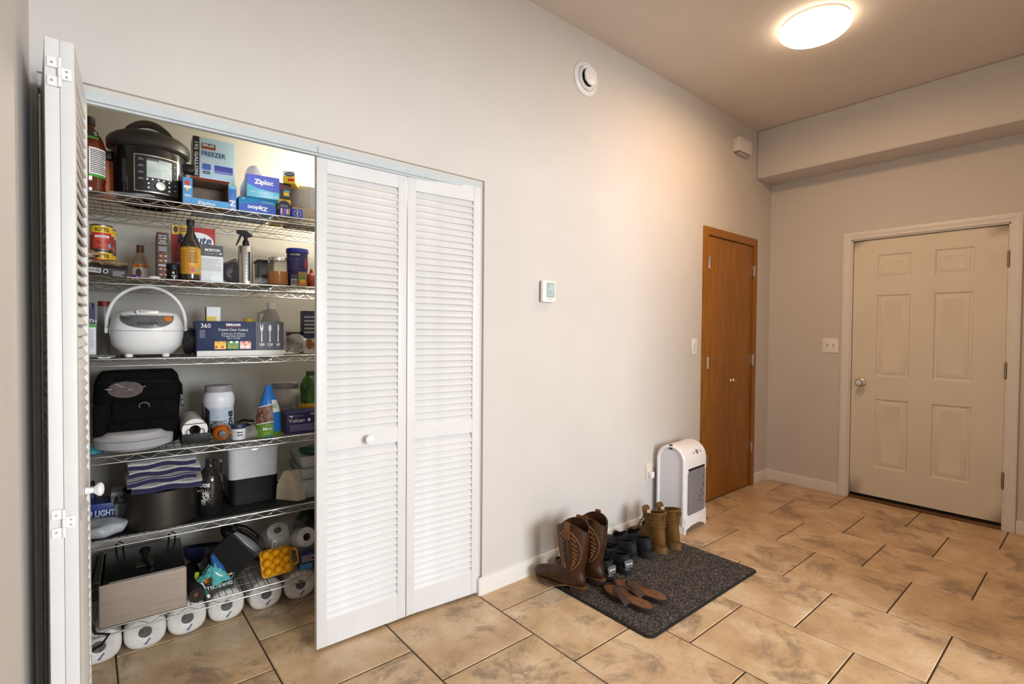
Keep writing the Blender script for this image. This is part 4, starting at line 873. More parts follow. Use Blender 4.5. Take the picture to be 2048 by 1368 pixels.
patch(t, -r*1.4, r*1.4, h*.10, h*.54, 0, mat('yellow sauce label', (.66, .33, .03), .45, var=.04), bend=r+.0006); q = r+.0014
for v in (.11, .525): patch(t, -r*1.3, r*1.3, h*v, h*(v+.006), 0, BLACK, 'label_rule', bend=q)
patch(t, -r*.32, -r*.28, h*.11, h*.53, 0, BLACK, 'label_rule', bend=q); text(t, 'Nutrition Facts', h*.035, r*.25, h*.50, 0, BLACK, bend=q, width=r*.95, bold=.02); lines(t, -r*.2, r*.75, h*.28, h*.47, 12, 0, BLACK, bend=q); lines(t, -r*.2, r*.4, h*.13, h*.24, 5, 0, paint((.30, .12, .02)), bend=q); patch(t, r*.45, r*.72, h*.14, h*.20, 0, paint((.2, .35, .45)), 'printed_mark', bend=q); lines(t, -r*.95, -r*.4, h*.13, h*.50, 16, 0, paint((.30, .12, .02)), bend=q); disc(t, r*.2, h*.17, r*.16, h*.04, 0, RED, bend=q)
t, w_, h_ = carton('salt_box', 'white and navy kosher salt box right of the sauce bottle', 'box', 1, 392, 446, 490, .05, .07, mat('salt box card', (.62, .66, .70), .5, var=.02))
patch(t, -w_*.5, w_*.5, h_*.70, h_, E_, mat('slate print', (.035, .04, .055), .5)); text(t, 'MORTON', h_*.10, w_*.10, h_*.86, E_*2, WHT, width=w_*.55, bold=.025); text(t, 'KOSHER SALT', h_*.055, w_*.08, h_*.765, E_*2, GREY, width=w_*.55); disc(t, w_*.40, h_*.78, w_*.04, h_*.02, E_*2, WHT, seg=12); obj('crystal_mark', prism(B(), [(-w_*.42, h_*.95), (-w_*.36, h_*.99), (-w_*.31, h_*.94), (-w_*.37, h_*.82)], 'y', E_*2, E_*1.4), YEL, t); lines(t, -w_*.42, w_*.42, h_*.30, h_*.64, 11, E_, GREY); disc(t, w_*.25, h_*.10, w_*.24, h_*.10, E_, paint((.70, .74, .78)))
bag('plastic_bag', 'dark smoky plastic bag behind the salt box', 'bag', (at(466, 540, .60)[0], .61, SZ[1]), .05, .05, .062, mat('smoky film', (.10, .10, .13), .3, alpha=.8, var=.2), 4, .018)
t, r, h = round_thing('spray_bottle', 'steel spray bottle with a black trigger head', 'bottle', 1, 476, 507, 461, .045)
hb2 = h*.70; obj('bottle_body', lathe(B(), [(r*.92, 0), (r, .003), (r, hb2-.006), (r*.94, hb2), (r*.5, hb2+.002)], 34), NICK, t); obj('neck_collar', lathe(B(), [(r*.42, hb2), (r*.46, hb2+.004), (r*.40, hb2+h*.10), (r*.26, hb2+h*.12), (r*.24, hb2+h*.20)], 20), BLK, t)
hdm = Matrix.Translation((0, 0, hb2+h*.19)); ca_, sa_ = math.cos(-t.rotation_euler.z), math.sin(-t.rotation_euler.z)
hd0 = obj('trigger_head', prism(B(), [(-r*1.25, h*.095), (-r*1.20, h*.045), (-r*.65, h*.02), (-r*.35, -h*.015), (r*.35, -h*.015), (r*.75, .0), (r*.95, h*.02), (r*.55, h*.06), (r*.1, h*.10), (-r*.5, h*.105)], 'y', -r*.32, r*.32, .002), BLK, t, loc=(0, 0, hb2+h*.19))
obj('trigger', prism(B(), [(-r*.75, h*.03), (-r*.45, h*.03), (-r*.75, -h*.08), (-r*1.15, -h*.185), (-r*1.30, -h*.18), (-r*1.05, -h*.08)], 'y', -r*.2, r*.2, .0015), BLK, t, loc=(0, 0, hb2+h*.19))
patch(t, .10*r, .62*r, hb2*.08, hb2*.85, 0, mat('dark window strip', (.03, .03, .032), .2), 'sight_strip', bend=r+.0005); lines(t, -.05*r, .10*r, hb2*.1, hb2*.85, 8, 0, BLACK, bend=r+.001, fill=.15)
bag('plastic_bag', 'crumpled clear plastic bag between the spray bottle and the honey jar', 'bag', (at(520, 557, .50)[0], .50, SZ[1]), .045, .04, .020, CLEAR, 6, .014)
t, w_, h_ = carton('black_tub', 'black lidded tub behind the honey jar', 'tub', 1, 517, 548, 520, .16, .10, mat('black tub plastic', (.03, .028, .026), .35), bev=.006); obj('tub_lid', box(B(), -w_/2-.004, w_/2+.004, -.004, .104, h_-.012, h_, .003), BLK, t); obj('clip', box(B(), w_*.1, w_*.22, -.006, .0, h_-.012, h_+.002, .001), NICK, t)
t, r, h = round_thing('honey_jar', 'glass jar half filled with amber honey and a silver lid', 'jar', 1, 535, 577, 516, .015)
obj('jar_honey', lathe(B(), [(r*.86, .004), (r*.955, .010), (r*.955, h*.50), (.001, h*.505)], 34), mat('honey', (.40, .13, .010), .15, var=.05), t)
obj('jar_glass', lathe(B(), [(r*.90, 0), (r, .006), (r, h*.70), (r*.94, h*.80), (r*.80, h*.86), (r*.80, h*.90)], 34, None, True, False), mat('jar glass', (.30, .27, .20), .05, trans=.4, alpha=.22, var=.02), t)
obj('jar_lid', lathe(B(), [(r*.86, h*.88), (r*.90, h*.89), (r*.90, h*.985), (r*.86, h), (.001, h)], 34), NICK, t)
t, r, h = round_thing('supplement_tub', 'blue supplement tub with a bright blue lid', 'tub', 1, 573, 616, 499, .03)
obj('tub_body', lathe(B(), [(r*.92, 0), (r*.96, .003), (r*.96, h*.90), (r*.9, h*.92)], 36), mat('indigo label', (.02, .018, .11), .4, var=.05), t); obj('tub_lid', lathe(B(), [(r, h*.89), (r*1.03, h*.9), (r*1.03, h*.985), (r, h), (.001, h)], 36), mat('blue lid', (.02, .03, .34), .35), t); q = r*.967
text(t, 'CREATINE', h*.055, -r*.25, h*.83, 0, WHT, bend=q, width=r*.95, bold=.02); lines(t, -r*.8, r*.2, h*.45, h*.76, 7, 0, paint((.10, .10, .28)), bend=q, fill=.3); lines(t, -r*.7, r*.0, h*.22, h*.32, 2, 0, GREY, bend=q, fill=.3); patch(t, r*.75, r*.95, h*.5, h*.75, 0, RED, bend=q); barcode(t, -r*.6, r*.25, .004, h*.20, 0, bend=q+.0005)
t, w_, h_ = carton('seasoning_box', 'tiny seasoning box with a green and orange picture in front of the blue tub', 'box', 1, 597, 614, 544, -.002+.006, .02, mat('seasoning card', (.30, .19, .09), .5))
for i in range(5): obj('leaf_print', prism(B(), [(-w_*.3+w_*.15*i-w_*.06, h_*.5), (-w_*.3+w_*.15*i+w_*.06, h_*.5), (-w_*.3+w_*.15*i, h_*(.82+.06*(i % 2)))], 'y', E_-.0002, E_+.0002), GRN, t)
for i in range(5): disc(t, -w_*.28+w_*.14*i, h_*(.22+.14*(i % 2)), w_*.13, h_*.12, E_, (ORG, YEL)[i % 2], 'food_print', seg=10)
t = thing('red_net_bag', 'red mesh bag bulging behind the door edge on the can shelf', 'bag', (at(622, 545, .46)[0], .455, SZ[1]), 0); bm = B(); ball(bm, (0, 0, .036), .026, .026, .036, 20, 14); ball(bm, (0, 0, .075), .008, .008, .018); crumple(bm, .004, 9, 30); obj('mesh_bag', bm, mat('red mesh', (.40, .06, .02), .5, var=.3, scale=90, bump=.5), t, 40)

# ================= third shelf
t, w_, h_ = carton('milk_carton', 'white and navy carton at the left end of the cooker shelf', 'carton', 2, 166, 191, 616, .10, .07, mat('carton white', (.66, .69, .72), .4))
patch(t, -w_*.5, w_*.5, h_*.68, h_, E_, NAVY); text(t, 'TH', h_*.10, w_*.26, h_*.735, E_*2, WHT); patch(t, -w_*.5, w_*.5, h_*.61, h_*.68, E_, GRN); lines(t, -w_*.1, w_*.42, h_*.18, h_*.58, 12, E_, GREY); obj('spout_cap', lathe(B(), [(.013, h_), (.013, h_+.02), (.001, h_+.021)], 18, Matrix.Translation((.0, .03, 0))), NAVY, t)
t, r, h = round_thing('rice_cooker', 'white rounded rice cooker with its carry handle raised', 'cooker', 2, 219, 371, 622, .022, kr=.98)
sx = 1.0
RCW = mat('cooker white', (.78, .80, .82), .22, var=.01, coat=.2)
def egg(prof, seg=56, ex=2.5):
    bm = B(); rs = []
    for rr, z in prof:
        ring = []
        for i in range(seg):
            a = 2*math.pi*i/seg; c, s = math.cos(a), math.sin(a); ring.append((rr*math.copysign(abs(c)**(2/ex), c), rr*math.copysign(abs(s)**(2/ex), s)*1.05, z))
        rs.append(ring)
    return rings(bm, rs)
hB = h*.56
obj('cooker_body', egg([(r*.62, .010), (r*.70, .012), (r*.82, .03), (r*.93, h*.25), (r*.985, hB*.8), (r, hB)]), RCW, t, 50)
obj('cooker_lid', egg([(r*1.0, hB+.0015), (r*.995, hB+.015), (r*.93, h*.80), (r*.84, h*.93), (r*.70, h*.985), (r*.4, h*1.0), (.01, h*1.003)]), RCW, t, 50)
for s in (-.6, .6):
    for q_ in (-.5, .5): obj('foot', lathe(B(), [(.012, 0), (.014, .012)], 14, Matrix.Translation((s*r*.8, q_*r, 0))), WPL, t)
def eggpt(u, v):          # point on the sloping front of the lid: u across, v up (0..1)
    tt = v; rr = r*(.995*(1-tt)**1+.86*tt)+.001 if v < 0 else r*(1.0-.02*tt-.14*tt*tt)+.0022; z = hB+.012+(h*.90-hB-.012)*tt
    s = min(.98, abs(u)/rr); yy = -rr*1.05*(1-s**2.5)**(1/2.5); return (u, yy, z)
def lidpatch(pts, m, name, n=1, dy=0):
    cx_, cz_ = sum(p[0] for p in pts)/len(pts), sum(p[1] for p in pts)/len(pts); bm = B(); rs = []
    for k in (0.0, .35, .7, 1.0): rs.append([Vector(eggpt(cx_+(u-cx_)*max(k, .001), cz_+(v-cz_)*max(k, .001)))+Vector((0, -dy, dy*.6)) for u, v in pts])
    rings(bm, rs, False, False); return obj(name, bm, m, t, 60)
pan = [(r*.70*math.cos(a), .93) for a in (0,)]+[]
pan = [(-r*.70, .95)]+[(-r*.70*math.cos(math.pi*i/16), .93-.98*math.sin(math.pi*i/16)**.75) for i in range(1, 16)]+[(r*.70, .95)]+[(r*.70-r*1.4*i/8, .96) for i in range(1, 8)]
lidpatch(pan, mat('grey control panel', (.13, .13, .135), .3, var=.03), 'control_panel', dy=.0012)
lidpatch([(-r*.26, .12), (r*.26, .12), (r*.27, .42), (-r*.27, .42)], mat('lcd grey', (.07, .075, .07), .15), 'display', dy=.0026)
for cx_, cz_, a_, b_, mm, nm in ((r*.54, .68, r*.12, .20, ORG, 'orange_button'), (-r*.54, .68, r*.11, .18, mat('taupe key', (.10, .085, .08), .4), 'start_button'), (-r*.38, .25, r*.085, .15, DGR, 'round_button'), (r*.40, .25, r*.085, .15, DGR, 'round_button'), (r*.18, .60, r*.10, .10, DGR, 'flat_button')):
    lidpatch([(cx_+a_*math.cos(q*.524), cz_+b_*math.sin(q*.524)) for q in range(12)], mm, nm, dy=.003)
obj('lid_latch', box(B(), -r*.30, r*.30, -r*1.0, -r*.78, h*.905, h*1.0, .009, 3), RCW, t); obj('latch_plate', box(B(), -r*.24, r*.24, -r*1.01, -r*.86, h*.93, h*.985, .006, 2), NICK, t)
_, zh = at(297, 574, t.location.y); hz = zh-t.location.z; ah = r*1.06
pts = [(-ah, 0, hB*1.0)]+[(-ah*math.cos(math.pi*i/24), -.012*math.sin(math.pi*i/24), hB*1.12+(hz-hB*1.12)*math.sin(math.pi*i/24)**.85) for i in range(25)]+[(ah, 0, hB*1.0)]
obj('carry_handle', tube(B(), pts, .0042, 8, flat=1.5), mat('handle white', (.66, .68, .69), .35), t)
for s in (-1, 1): obj('handle_pivot', box(B(), s*ah-.006, s*ah+.006, -.014, .014, hB*.9, hB*1.12, .004), RCW, t)
t, r, h = round_thing('storage_jar', 'smoky jar with a dark red lid at the back left of the rice cooker', 'jar', 2, 195, 221, 602, .30); obj('jar_body', lathe(B(), [(r*.9, 0), (r*.95, .004), (r*.95, h-.02), (r*.9, h-.015)], 28), mat('smoky jar', (.20, .21, .22), .2, alpha=.5), t); obj('jar_lid', lathe(B(), [(r, h-.022), (r, h-.001), (.001, h)], 28), mat('dark red lid', (.18, .010, .012), .5), t)
t = thing('foil_packet', 'small crumpled foil packet at the front left of the rice cooker', 'packet', (at(198, 712, .45)[0], .455, SZ[2]), RZ); bm = B(); ball(bm, (0, 0, .006), .050, .028, .008, 22, 12); crumple(bm, .008, 12, 40); obj('foil_wrapper', bm, mat('green silver foil', (.45, .50, .48), .25, .9, var=.35, scale=40), t, 20)
bag('dark_bag', 'dark plastic bag squeezed between the rice cooker and the cutlery box', 'bag', (at(381, 690, .56)[0], .57, SZ[2]), .028, .07, .062, mat('dark film', (.035, .033, .035), .3, var=.3), 7, .012)
t, w_, h_ = carton('cutlery_box', 'long navy cutlery box with printed fork, spoon and knife', 'box', 2, 394, 566, 643, .012, .16, mat('navy card', (.009, .021, .072), .5, spec=.3, var=.03))
patch(t, -w_*.5, w_*.5, 0, h_*.155, E_, paint((.62, .61, .58)), 'lower_tray_edge'); patch(t, w_*.16, w_*.5, h_*.165, h_, E_, mat('dusk print', (.03, .03, .055), .45, var=.2, scale=9))
text(t, '360', h_*.17, -w_*.405, h_*.86, E_*2, WHT); lines(t, -w_*.47, -w_*.41, h_*.52, h_*.75, 7, E_*2, GREY, fill=.3); text(t, 'KIRKLAND', h_*.085, -w_*.10, h_*.90, E_*2, WHT, width=w_*.165, bold=.04); patch(t, -w_*.18, -w_*.02, h_*.84, h_*.852, E_*2, RED)
text(t, 'Crystal Clear Cutlery', h_*.10, -w_*.10, h_*.755, E_*2, WHT, width=w_*.34); 
for i, s in enumerate(('Cubiertos de Plástico', 'Transparente Acabado', 'Tipo Cristal')): text(t, s, h_*.070, -w_*.10, h_*(.645-.065*i), E_*2, paint((.62, .66, .72)), width=w_*(.27, .27, .15)[i])
for i, (ma, mb) in enumerate(((YEL, RED), (GRN, paint((.25, .10, .05))), (paint((.75, .5, .45)), RED))):
    x_ = -w_*.31+i*w_*.142; patch(t, x_, x_+w_*.128, h_*.20, h_*.42, E_*2, ma, 'food_photo', r=.003)
    for q in range(5): disc(t, x_+w_*(.02+.022*q), h_*(.26+.07*((q*2) % 3)), w_*.017, h_*.035, E_*2-.0005, (mb, ORG, WHT)[(q+i) % 3] if i else (RED, ORG, YEL)[q % 3], 'food_print', seg=8)
for i, (s, x_) in enumerate((('180', .23), ('120', .33), ('60', .43))):
    text(t, s, h_*.105, w_*x_, h_*.32, E_*2.5, WHT, bold=.02); lines(t, w_*(x_-.015), w_*(x_+.015), h_*.23, h_*.26, 1, E_*2.5, GREY)
    cxx = w_*x_; st = [(cxx-w_*.008, h_*.40), (cxx+w_*.008, h_*.40), (cxx+w_*.005, h_*.72), (cxx-w_*.005, h_*.72)]
    if i == 0: hdp = [(cxx-w_*.006, h_*.70), (cxx+w_*.006, h_*.70), (cxx+w_*.018, h_*.80), (cxx+w_*.018, h_*.92), (cxx+w_*.009, h_*.92), (cxx+w_*.006, h_*.83), (cxx-w_*.006, h_*.83), (cxx-w_*.009, h_*.92), (cxx-w_*.018, h_*.92), (cxx-w_*.018, h_*.80)]
    elif i == 1: hdp = [(cxx+w_*.017*math.cos(q*.4), h_*(.81+.11*math.sin(q*.4))) for q in range(16)]
    else: hdp = [(cxx-w_*.006, h_*.70), (cxx+w_*.007, h_*.70), (cxx+w_*.013, h_*.80), (cxx+w_*.010, h_*.90), (cxx-w_*.006, h_*.96)]
    obj('cutlery_print', prism(prism(B(), st, 'y', E_*2, E_*1.5), hdp, 'y', E_*2-.0003, E_*1.5), paint((.66, .67, .70)), t)
t, w_, h_ = carton('tea_box', 'white and yellow box standing behind the cutlery box', 'box', 2, 413, 441, 614, .27, .05, WHT); patch(t, -w_*.5, w_*.5, h_*.3, h_*.80, E_, YEL); patch(t, w_*.18, w_*.46, h_*.70, h_*.79, E_*2, WHT); obj('side_panel', box(B(), -w_/2-.0006, -w_/2, 0, .05, 0, h_), BLACK, t)
t, r, h = round_thing('yellow_lid_jar', 'jar with a yellow lid barely showing above the cutlery box', 'jar', 2, 487, 508, 637, .26); obj('jar_body', lathe(B(), [(r*.92, 0), (r*.96, .004), (r*.96, h*.85)], 24), GLASS, t); obj('jar_lid', lathe(B(), [(r, h*.84), (r, h*.99), (.001, h)], 24), YEL, t)
t, r, h = round_thing('water_jug', 'clear plastic jug with a white cap behind the cutlery box', 'jug', 2, 521, 563, 606, .24)
obj('jug_body', lathe(B(), [(r*.9, 0), (r, .006), (r, h*.55), (r*.95, h*.64), (r*.68, h*.78), (r*.40, h*.88), (r*.34, h*.90)], 32), mat('jug plastic', (.34, .34, .33), .15, trans=.3, alpha=.55, var=.04), t, 50); obj('cap', lathe(B(), [(r*.40, h*.88), (r*.40, h), (.001, h)], 22), WPL, t); obj('jug_grip', tube(B(), [(-r*.5, 0, h*.84), (-r*1.15, 0, h*.78), (-r*1.2, 0, h*.62), (-r*.9, 0, h*.55)], .007, 8), mat('jug plastic', (.34, .34, .33), .15), t)
bag('plastic_bag', 'crumpled clear plastic bag at the right end of the cutlery box', 'bag', (at(593, 700, .46)[0], .49, SZ[2]), .055, .06, .042, CLEAR, 3, .022)
t, w_, h_ = carton('snack_box', 'navy and brown snack box at the right of the cooker shelf', 'box', 2, 607, 640, 622, .14, .06, mat('snack navy', (.02, .02, .06), .4)); patch(t, -w_*.5, w_*.5, 0, h_*.35, E_, paint((.55, .5, .45))); disc(t, -w_*.15, h_*.22, w_*.2, h_*.13, E_*2, paint((.25, .09, .03))); disc(t, w_*.2, h_*.18, w_*.18, h_*.1, E_*2, paint((.30, .12, .04))); lines(t, -w_*.45, w_*.3, h_*.45, h_*.9, 5, E_, GREY)
t, w_, h_ = carton('dark_red_box', 'low dark red box behind the clear bag on the cooker shelf', 'box', 2, 580, 607, 664, .2, .08, mat('maroon card', (.07, .018, .016), .5)); lines(t, -w_*.3, w_*.3, h_*.3, h_*.6, 2, E_, GREY)
# ================= fourth shelf
x, y, z0, w_, h_ = fit(3, 186, 361, 746, .13); z0 += .006; h_ -= .006
t = thing('cooler_bag', 'large black fabric cooler bag with an oval emblem', 'bag', (x, y, z0), RZ)
w2, dp = w_/2, .24
bm = B(); rings(bm, [[(u*sx_, v*dp/ .24+(.12), z) for u, v in rrect(w_*1.0, .24, .05, 5)] for z, sx_ in ((0, .93), (.01, .96), (h_*.45, .98), (h_*.60, 1.02), (h_*.85, 1.01), (h_*.95, .95), (h_*1.0, .86))]); crumple(bm, .004, 3, 14)
obj('bag_body', bm, BLKF, t, 60)
obj('front_flap', box(B(), -w2*.62, w2*.90, -.012, .02, h_*.36, h_*.62, .012, 3), BLKF, t); obj('front_pocket', box(B(), -w2*.70, w2*.92, -.010, .02, .012, h_*.34, .012, 3), BLKF, t); obj('side_pocket', box(B(), -w2*1.02, -w2*.72, -.004, .05, .02, h_*.6, .015, 3), BLKF, t)
obj('emblem_patch', prism(B(), [(-w2*.30+w2*.40*math.cos(a*.2618), h_*.78+h_*.115*math.sin(a*.2618)) for a in range(24)], 'y', -.006, .012, .002), mat('red brown badge', (.05, .022, .015), .4, var=.4, scale=40), t)
for a, b_ in (((-.52, .86), (-.38, .82)), ((-.38, .82), (-.33, .81)), ((.08, .80), (.16, .82)), ((-.75, .79), (-.60, .79)), ((-.24, .775), (-.14, .77))): obj('badge_streak', tube(B(), [(w2*a[0], -.0075, h_*a[1]), (w2*b_[0], -.0075, h_*b_[1])], .0014, 5), paint((.45, .40, .32)), t)
obj('strap_ring', tube(B(), [(w2*.12+.017*math.cos(a*.45), -.018, h_*.545+.014*math.sin(a*.45)) for a in range(-1, 9)], .0018, 6), NICK, t); obj('strap_loop', box(B(), w2*.04, w2*.20, -.017, -.01, h_*.545, h_*.62, .003), BLKF, t)
obj('zip', tube(B(), [(-w2*.9, -.001, h_*.88), (0, -.004, h_*.885), (w2*.85, -.002, h_*.865)], .003, 6), BLK, t); obj('top_seam', tube(B(), [(w2*.88, .02, h_*.92), (w2*1.02, .03, h_*.80), (w2*1.03, .03, h_*.66)], .005, 6), BLKF, t)
sd = obj('side_label', box(B(), w2*1.0, w2*1.075, .0, .003, h_*.50, h_*.60, .001), BLK, t); lines(sd, w2*1.02, w2*1.06, h_*.52, h_*.58, 3, -.001, GREY)
# plates: a stack of paper plates, the top one turned over
t, r, h = round_thing('paper_plate', 'white paper plate turned upside down on top of the stack', 'plate', 3, 188, 350, 873, -.012, kr=.98); pr = r; ploc = t.location.copy()
nP = 12; pdz = .0024
pb = lambda: lathe(B(), [(.001, .0), (pr*.66, .0), (pr*.70, .002), (pr*.82, .013), (pr*.99, .0165), (pr, .0175), (pr*.98, .0185), (pr*.82, .015), (pr*.69, .004), (.001, .002)], 64)
PLT = mat('paper plate', (.62, .62, .65), .8, var=.02)
obj('plate_dish', lathe(B(), [(pr*1.0, 0), (pr, .0012), (pr*.82, .006), (pr*.70, .0165), (pr*.66, .0185), (.001, .0185), (.001, .0165), (pr*.65, .0165), (pr*.80, .004)], 64), PLT, t); t.location.z = SZ[3]+nP*pdz+.0195
p0 = thing('paper_plate', 'white paper plate in the stack at the front of the shelf', 'plate', (ploc.x, ploc.y, SZ[3]+.001), 0, 'paper plates stacked under the upturned one'); bm = pb()
obj('plate_dish', bm, PLT, p0)
for i in range(1, nP): dup(p0, (ploc.x+random.uniform(-.0015, .0015), ploc.y+random.uniform(-.0015, .0015), SZ[3]+.001+pdz*i))
# wire rack and paper towel
xr0, zr = at(361, 862, .50); xr1, _ = at(419, 862, .475); rw = xr1-xr0; xc = (xr0+xr1)/2; yr = YF(xc)+.055
t = thing('wire_rack', 'black metal rack holding a paper towel roll', 'rack', (xc, yr, SZ[3]), RZ)
obj('rack_front', box(B(), -rw/2, rw/2, 0, .003, .003, .042, .001), BLK, t); obj('rack_side', box(B(), rw/2-.003, rw/2, 0, .26, .003, .13, .001), BLK, t); obj('rack_side', box(B(), -rw/2, -rw/2+.003, 0, .26, .003, .05, .001), BLK, t); obj('rack_base', box(B(), -rw/2, rw/2, 0, .26, .002, .006, .001), BLK, t)
for xx_ in (-.022, .020): obj('wire_loop', tube(B(), [(xx_-.010, -.002, .038), (xx_-.010, -.002, .052)]+[(xx_-.010*math.cos(a*.524), -.002, .052+.010*math.sin(a*.524)) for a in range(1, 6)]+[(xx_+.010, -.002, .052), (xx_+.010, -.002, .038)], .0015, 6), BLK, t)
obj('cross_wire', tube(B(), [(-rw/2, -.001, .082), (rw/2, -.001, .084)], .0015, 6), BLK, t); obj('wire_upright', tube(B(), [(-rw/2, -.001, .042), (-rw/2, -.001, .082)], .0015, 6), BLK, t)
rr = .047; t = thing('paper_towel_roll', 'white paper towel roll lying in the black rack', 'paper roll', (xc-.002, yr+.012, SZ[3]+.0075+rr), RZ)
RY = Matrix.Rotation(R(-90), 4, 'X')     # lathe axis -> +y
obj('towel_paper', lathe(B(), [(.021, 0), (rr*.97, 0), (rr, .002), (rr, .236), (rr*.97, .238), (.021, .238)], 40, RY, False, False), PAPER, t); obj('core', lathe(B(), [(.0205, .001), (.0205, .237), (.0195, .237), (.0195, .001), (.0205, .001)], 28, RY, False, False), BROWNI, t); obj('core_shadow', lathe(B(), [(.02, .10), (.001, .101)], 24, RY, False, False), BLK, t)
TUBG = mat('grey lid', (.28, .27, .30), .4)
def tub(label, pl, pr_, pt, d, m, words):
    t, r, h = round_thing('protein_tub', label, 'tub', 3, pl, pr_, pt, d, group=None)
    obj('tub_body', lathe(B(), [(r*.88, 0), (r*.93, .004), (r*.93, h*.55), (r*.97, h*.62), (r, h*.70), (r*.97, h*.78), (r*.85, h*.86), (r*.82, h*.88)], 40), m, t, 50); obj('tub_lid', lathe(B(), [(r*.86, h*.87), (r*.88, h*.88), (r*.88, h*.985), (r*.84, h), (.001, h)], 40), TUBG, t); return t, r, h
t, r, h = tub('white tub with a blue grey label behind the paper towel', 405, 470, 770, .17, mat('tub white', (.70, .70, .76), .35), 1); q = r*.93+.0008
patch(t, -r*.75, r*1.25, h*.06, h*.60, 0, paint((.46, .55, .66)), bend=q); lines(t, -r*.55, r*.55, h*.34, h*.54, 8, 0, GREY, bend=q+.0006, fill=.3); lines(t, -r*.55, r*.5, h*.28, h*.31, 1, 0, BLACK, bend=q+.0006)
for i in range(3): patch(t, -r*.5+i*r*.36, -r*.28+i*r*.36, h*.08, h*.24, 0, (NAVY, paint((.2, .24, .28)), DGR)[i], 'photo_print', bend=q+.0006)
text(t, 'ONE', r*.5, r*.86, h*.33, 0, BLACK, bend=q+.001, rot=R(90), bold=.06)
t, r, h = tub('beige grey tub behind the treat bag', 540, 600, 765, .24, mat('tub beige', (.52, .49, .46), .4), 2); q = r*.93+.0008
patch(t, -r*.7, r*.75, h*.1, h*.58, 0, paint((.40, .37, .34)), bend=q); lines(t, -r*.5, r*.6, h*.2, h*.52, 12, 0, DGR, bend=q+.0006); lines(t, -r*.7, r*.7, h*.55, h*.58, 1, 0, DGR, bend=q+.0006)
xx, zz = at(442, 861, .47); t = thing('orange_bottle', 'orange bottle with a grey cap lying on its side', 'bottle', (xx, YF(xx)+.04, SZ[3]+.034), RZ)
obj('bottle_body', lathe(B(), [(.010, 0), (.020, .006), (.030, .016), (.0335, .03), (.0335, .12), (.028, .13)], 32, RY), mat('orange liquid', (.40, .095, .006), .15, var=.06, coat=.3), t); obj('cap', lathe(B(), [(.001, -.017), (.0135, -.016), (.0145, -.012), (.0145, .004)], 26, RY, False, False), mat('slate cap', (.055, .065, .08), .4), t)
bm = B(); ball(bm, (0, .06, .022), .030, .04, .018, 20, 12); crumple(bm, .006, 2, 40); obj('clear_sleeve', bm, CLEAR, t, 25)
t, r, h = round_thing('cream_jar', 'small white jar with a navy lid right of the orange bottle', 'jar', 3, 462, 492, 848, .03)
obj('jar_body', lathe(B(), [(r*.93, 0), (r*.96, .003), (r*.96, h*.74)], 30), mat('jar white', (.66, .66, .68), .35), t); obj('jar_lid', lathe(B(), [(r, h*.73), (r*1.02, h*.75), (r*1.02, h*.97), (r*.98, h), (.001, h)], 30), mat('navy lid', (.02, .022, .075), .4), t); lines(t, -.2*r, .6*r, h*.22, h*.58, 2, 0, NAVY, bend=r*.97); lines(t, -r*.7, r*.1, h*.15, h*.6, 4, 0, GREY, bend=r*.97, fill=.2)
bag('plastic_bag', 'crumpled clear plastic wrap between the white jar and the treat bag', 'bag', (at(500, 868, .44)[0], YF(.46)+.065, SZ[3]), .052, .05, .020, CLEAR, 8, .014)
t, r, h = round_thing('black_gadget', 'small black kitchen gadget with a dark round base behind the plastic wrap', 'gadget', 3, 470, 502, 842, .2); obj('gadget_base', lathe(B(), [(r*.8, 0), (r, .004), (r, h*.6), (r*.6, h*.75)], 24), BLK, t); obj('gadget_grip', tube(B(), [(-r*.9, 0, h*.8), (0, 0, h*1.1), (r*1.4, -.01, h*.95)], .006, 8), BLK, t)
# treat bag: pillow pouch narrowing to a twisted top
x, y, z0, w_, h_ = fit(3, 514, 566, 772, .022)
t = thing('treat_bag', 'blue and green pet treat bag with a picture window', 'bag', (x, y+.03, z0), RZ)
prof = [(0, .48, .030), (.10, .50, .034), (.35, .48, .036), (.55, .42, .032), (.75, .27, .022), (.90, .16, .010), (1.0, .12, .003)]
def pouch(v, a):          # outer shape, v height 0..1, a angle
    i = 0
    while i < len(prof)-2 and prof[i+1][0] < v: i += 1
    f = (v-prof[i][0])/(prof[i+1][0]-prof[i][0]); hw_ = prof[i][1]+(prof[i+1][1]-prof[i][1])*f; hd_ = prof[i][2]+(prof[i+1][2]-prof[i][2])*f
    c, s = math.cos(a), math.sin(a); return Vector((w_*(hw_*math.copysign(abs(c)**.8, c)-.12*0), hd_*math.copysign(abs(s)**.9, s), h_*v))
def band(v0, v1, a0, a1, m, name, off=0, sl=0):
    bm = B(); n = 14; k = 8
    rings(bm, [[pouch(min(1, max(0, v0+(v1-v0)*j/k+sl*(i/n-.5))), a0+(a1-a0)*i/n)*1 + Vector((0, -off, 0)) for i in range(n+1)] for j in range(k+1)], False, False, False); return obj(name, bm, m, t, 60)
FB = mat('blue pouch film', (.015, .14, .48), .25, var=.06, scale=20)
band(0, 1, 0, 2*math.pi, FB, 'pouch'); A0, AM, A1 = math.pi*1.02, math.pi*1.56, math.pi*1.98
band(0, .27, A0, AM, mat('green pouch film', (.09, .20, .015), .3), 'green_panel', .0012, .06); band(.27, .60, A0, AM, mat('treat picture', (.20, .085, .05), .45, var=.5, scale=45), 'picture_window', .0012, .06)
band(.60, .615, A0, AM, WHT, 'white_rule', .0016, .06); band(.27, .283, A0, AM, WHT, 'white_rule', .0016, .06); band(.48, .72, AM, A1, mat('white pouch film', (.60, .62, .62), .3), 'white_panel', .0012, 0); band(0, .10, AM, A1, mat('green pouch film', (.09, .20, .015), .3), 'green_panel', .0012, 0)
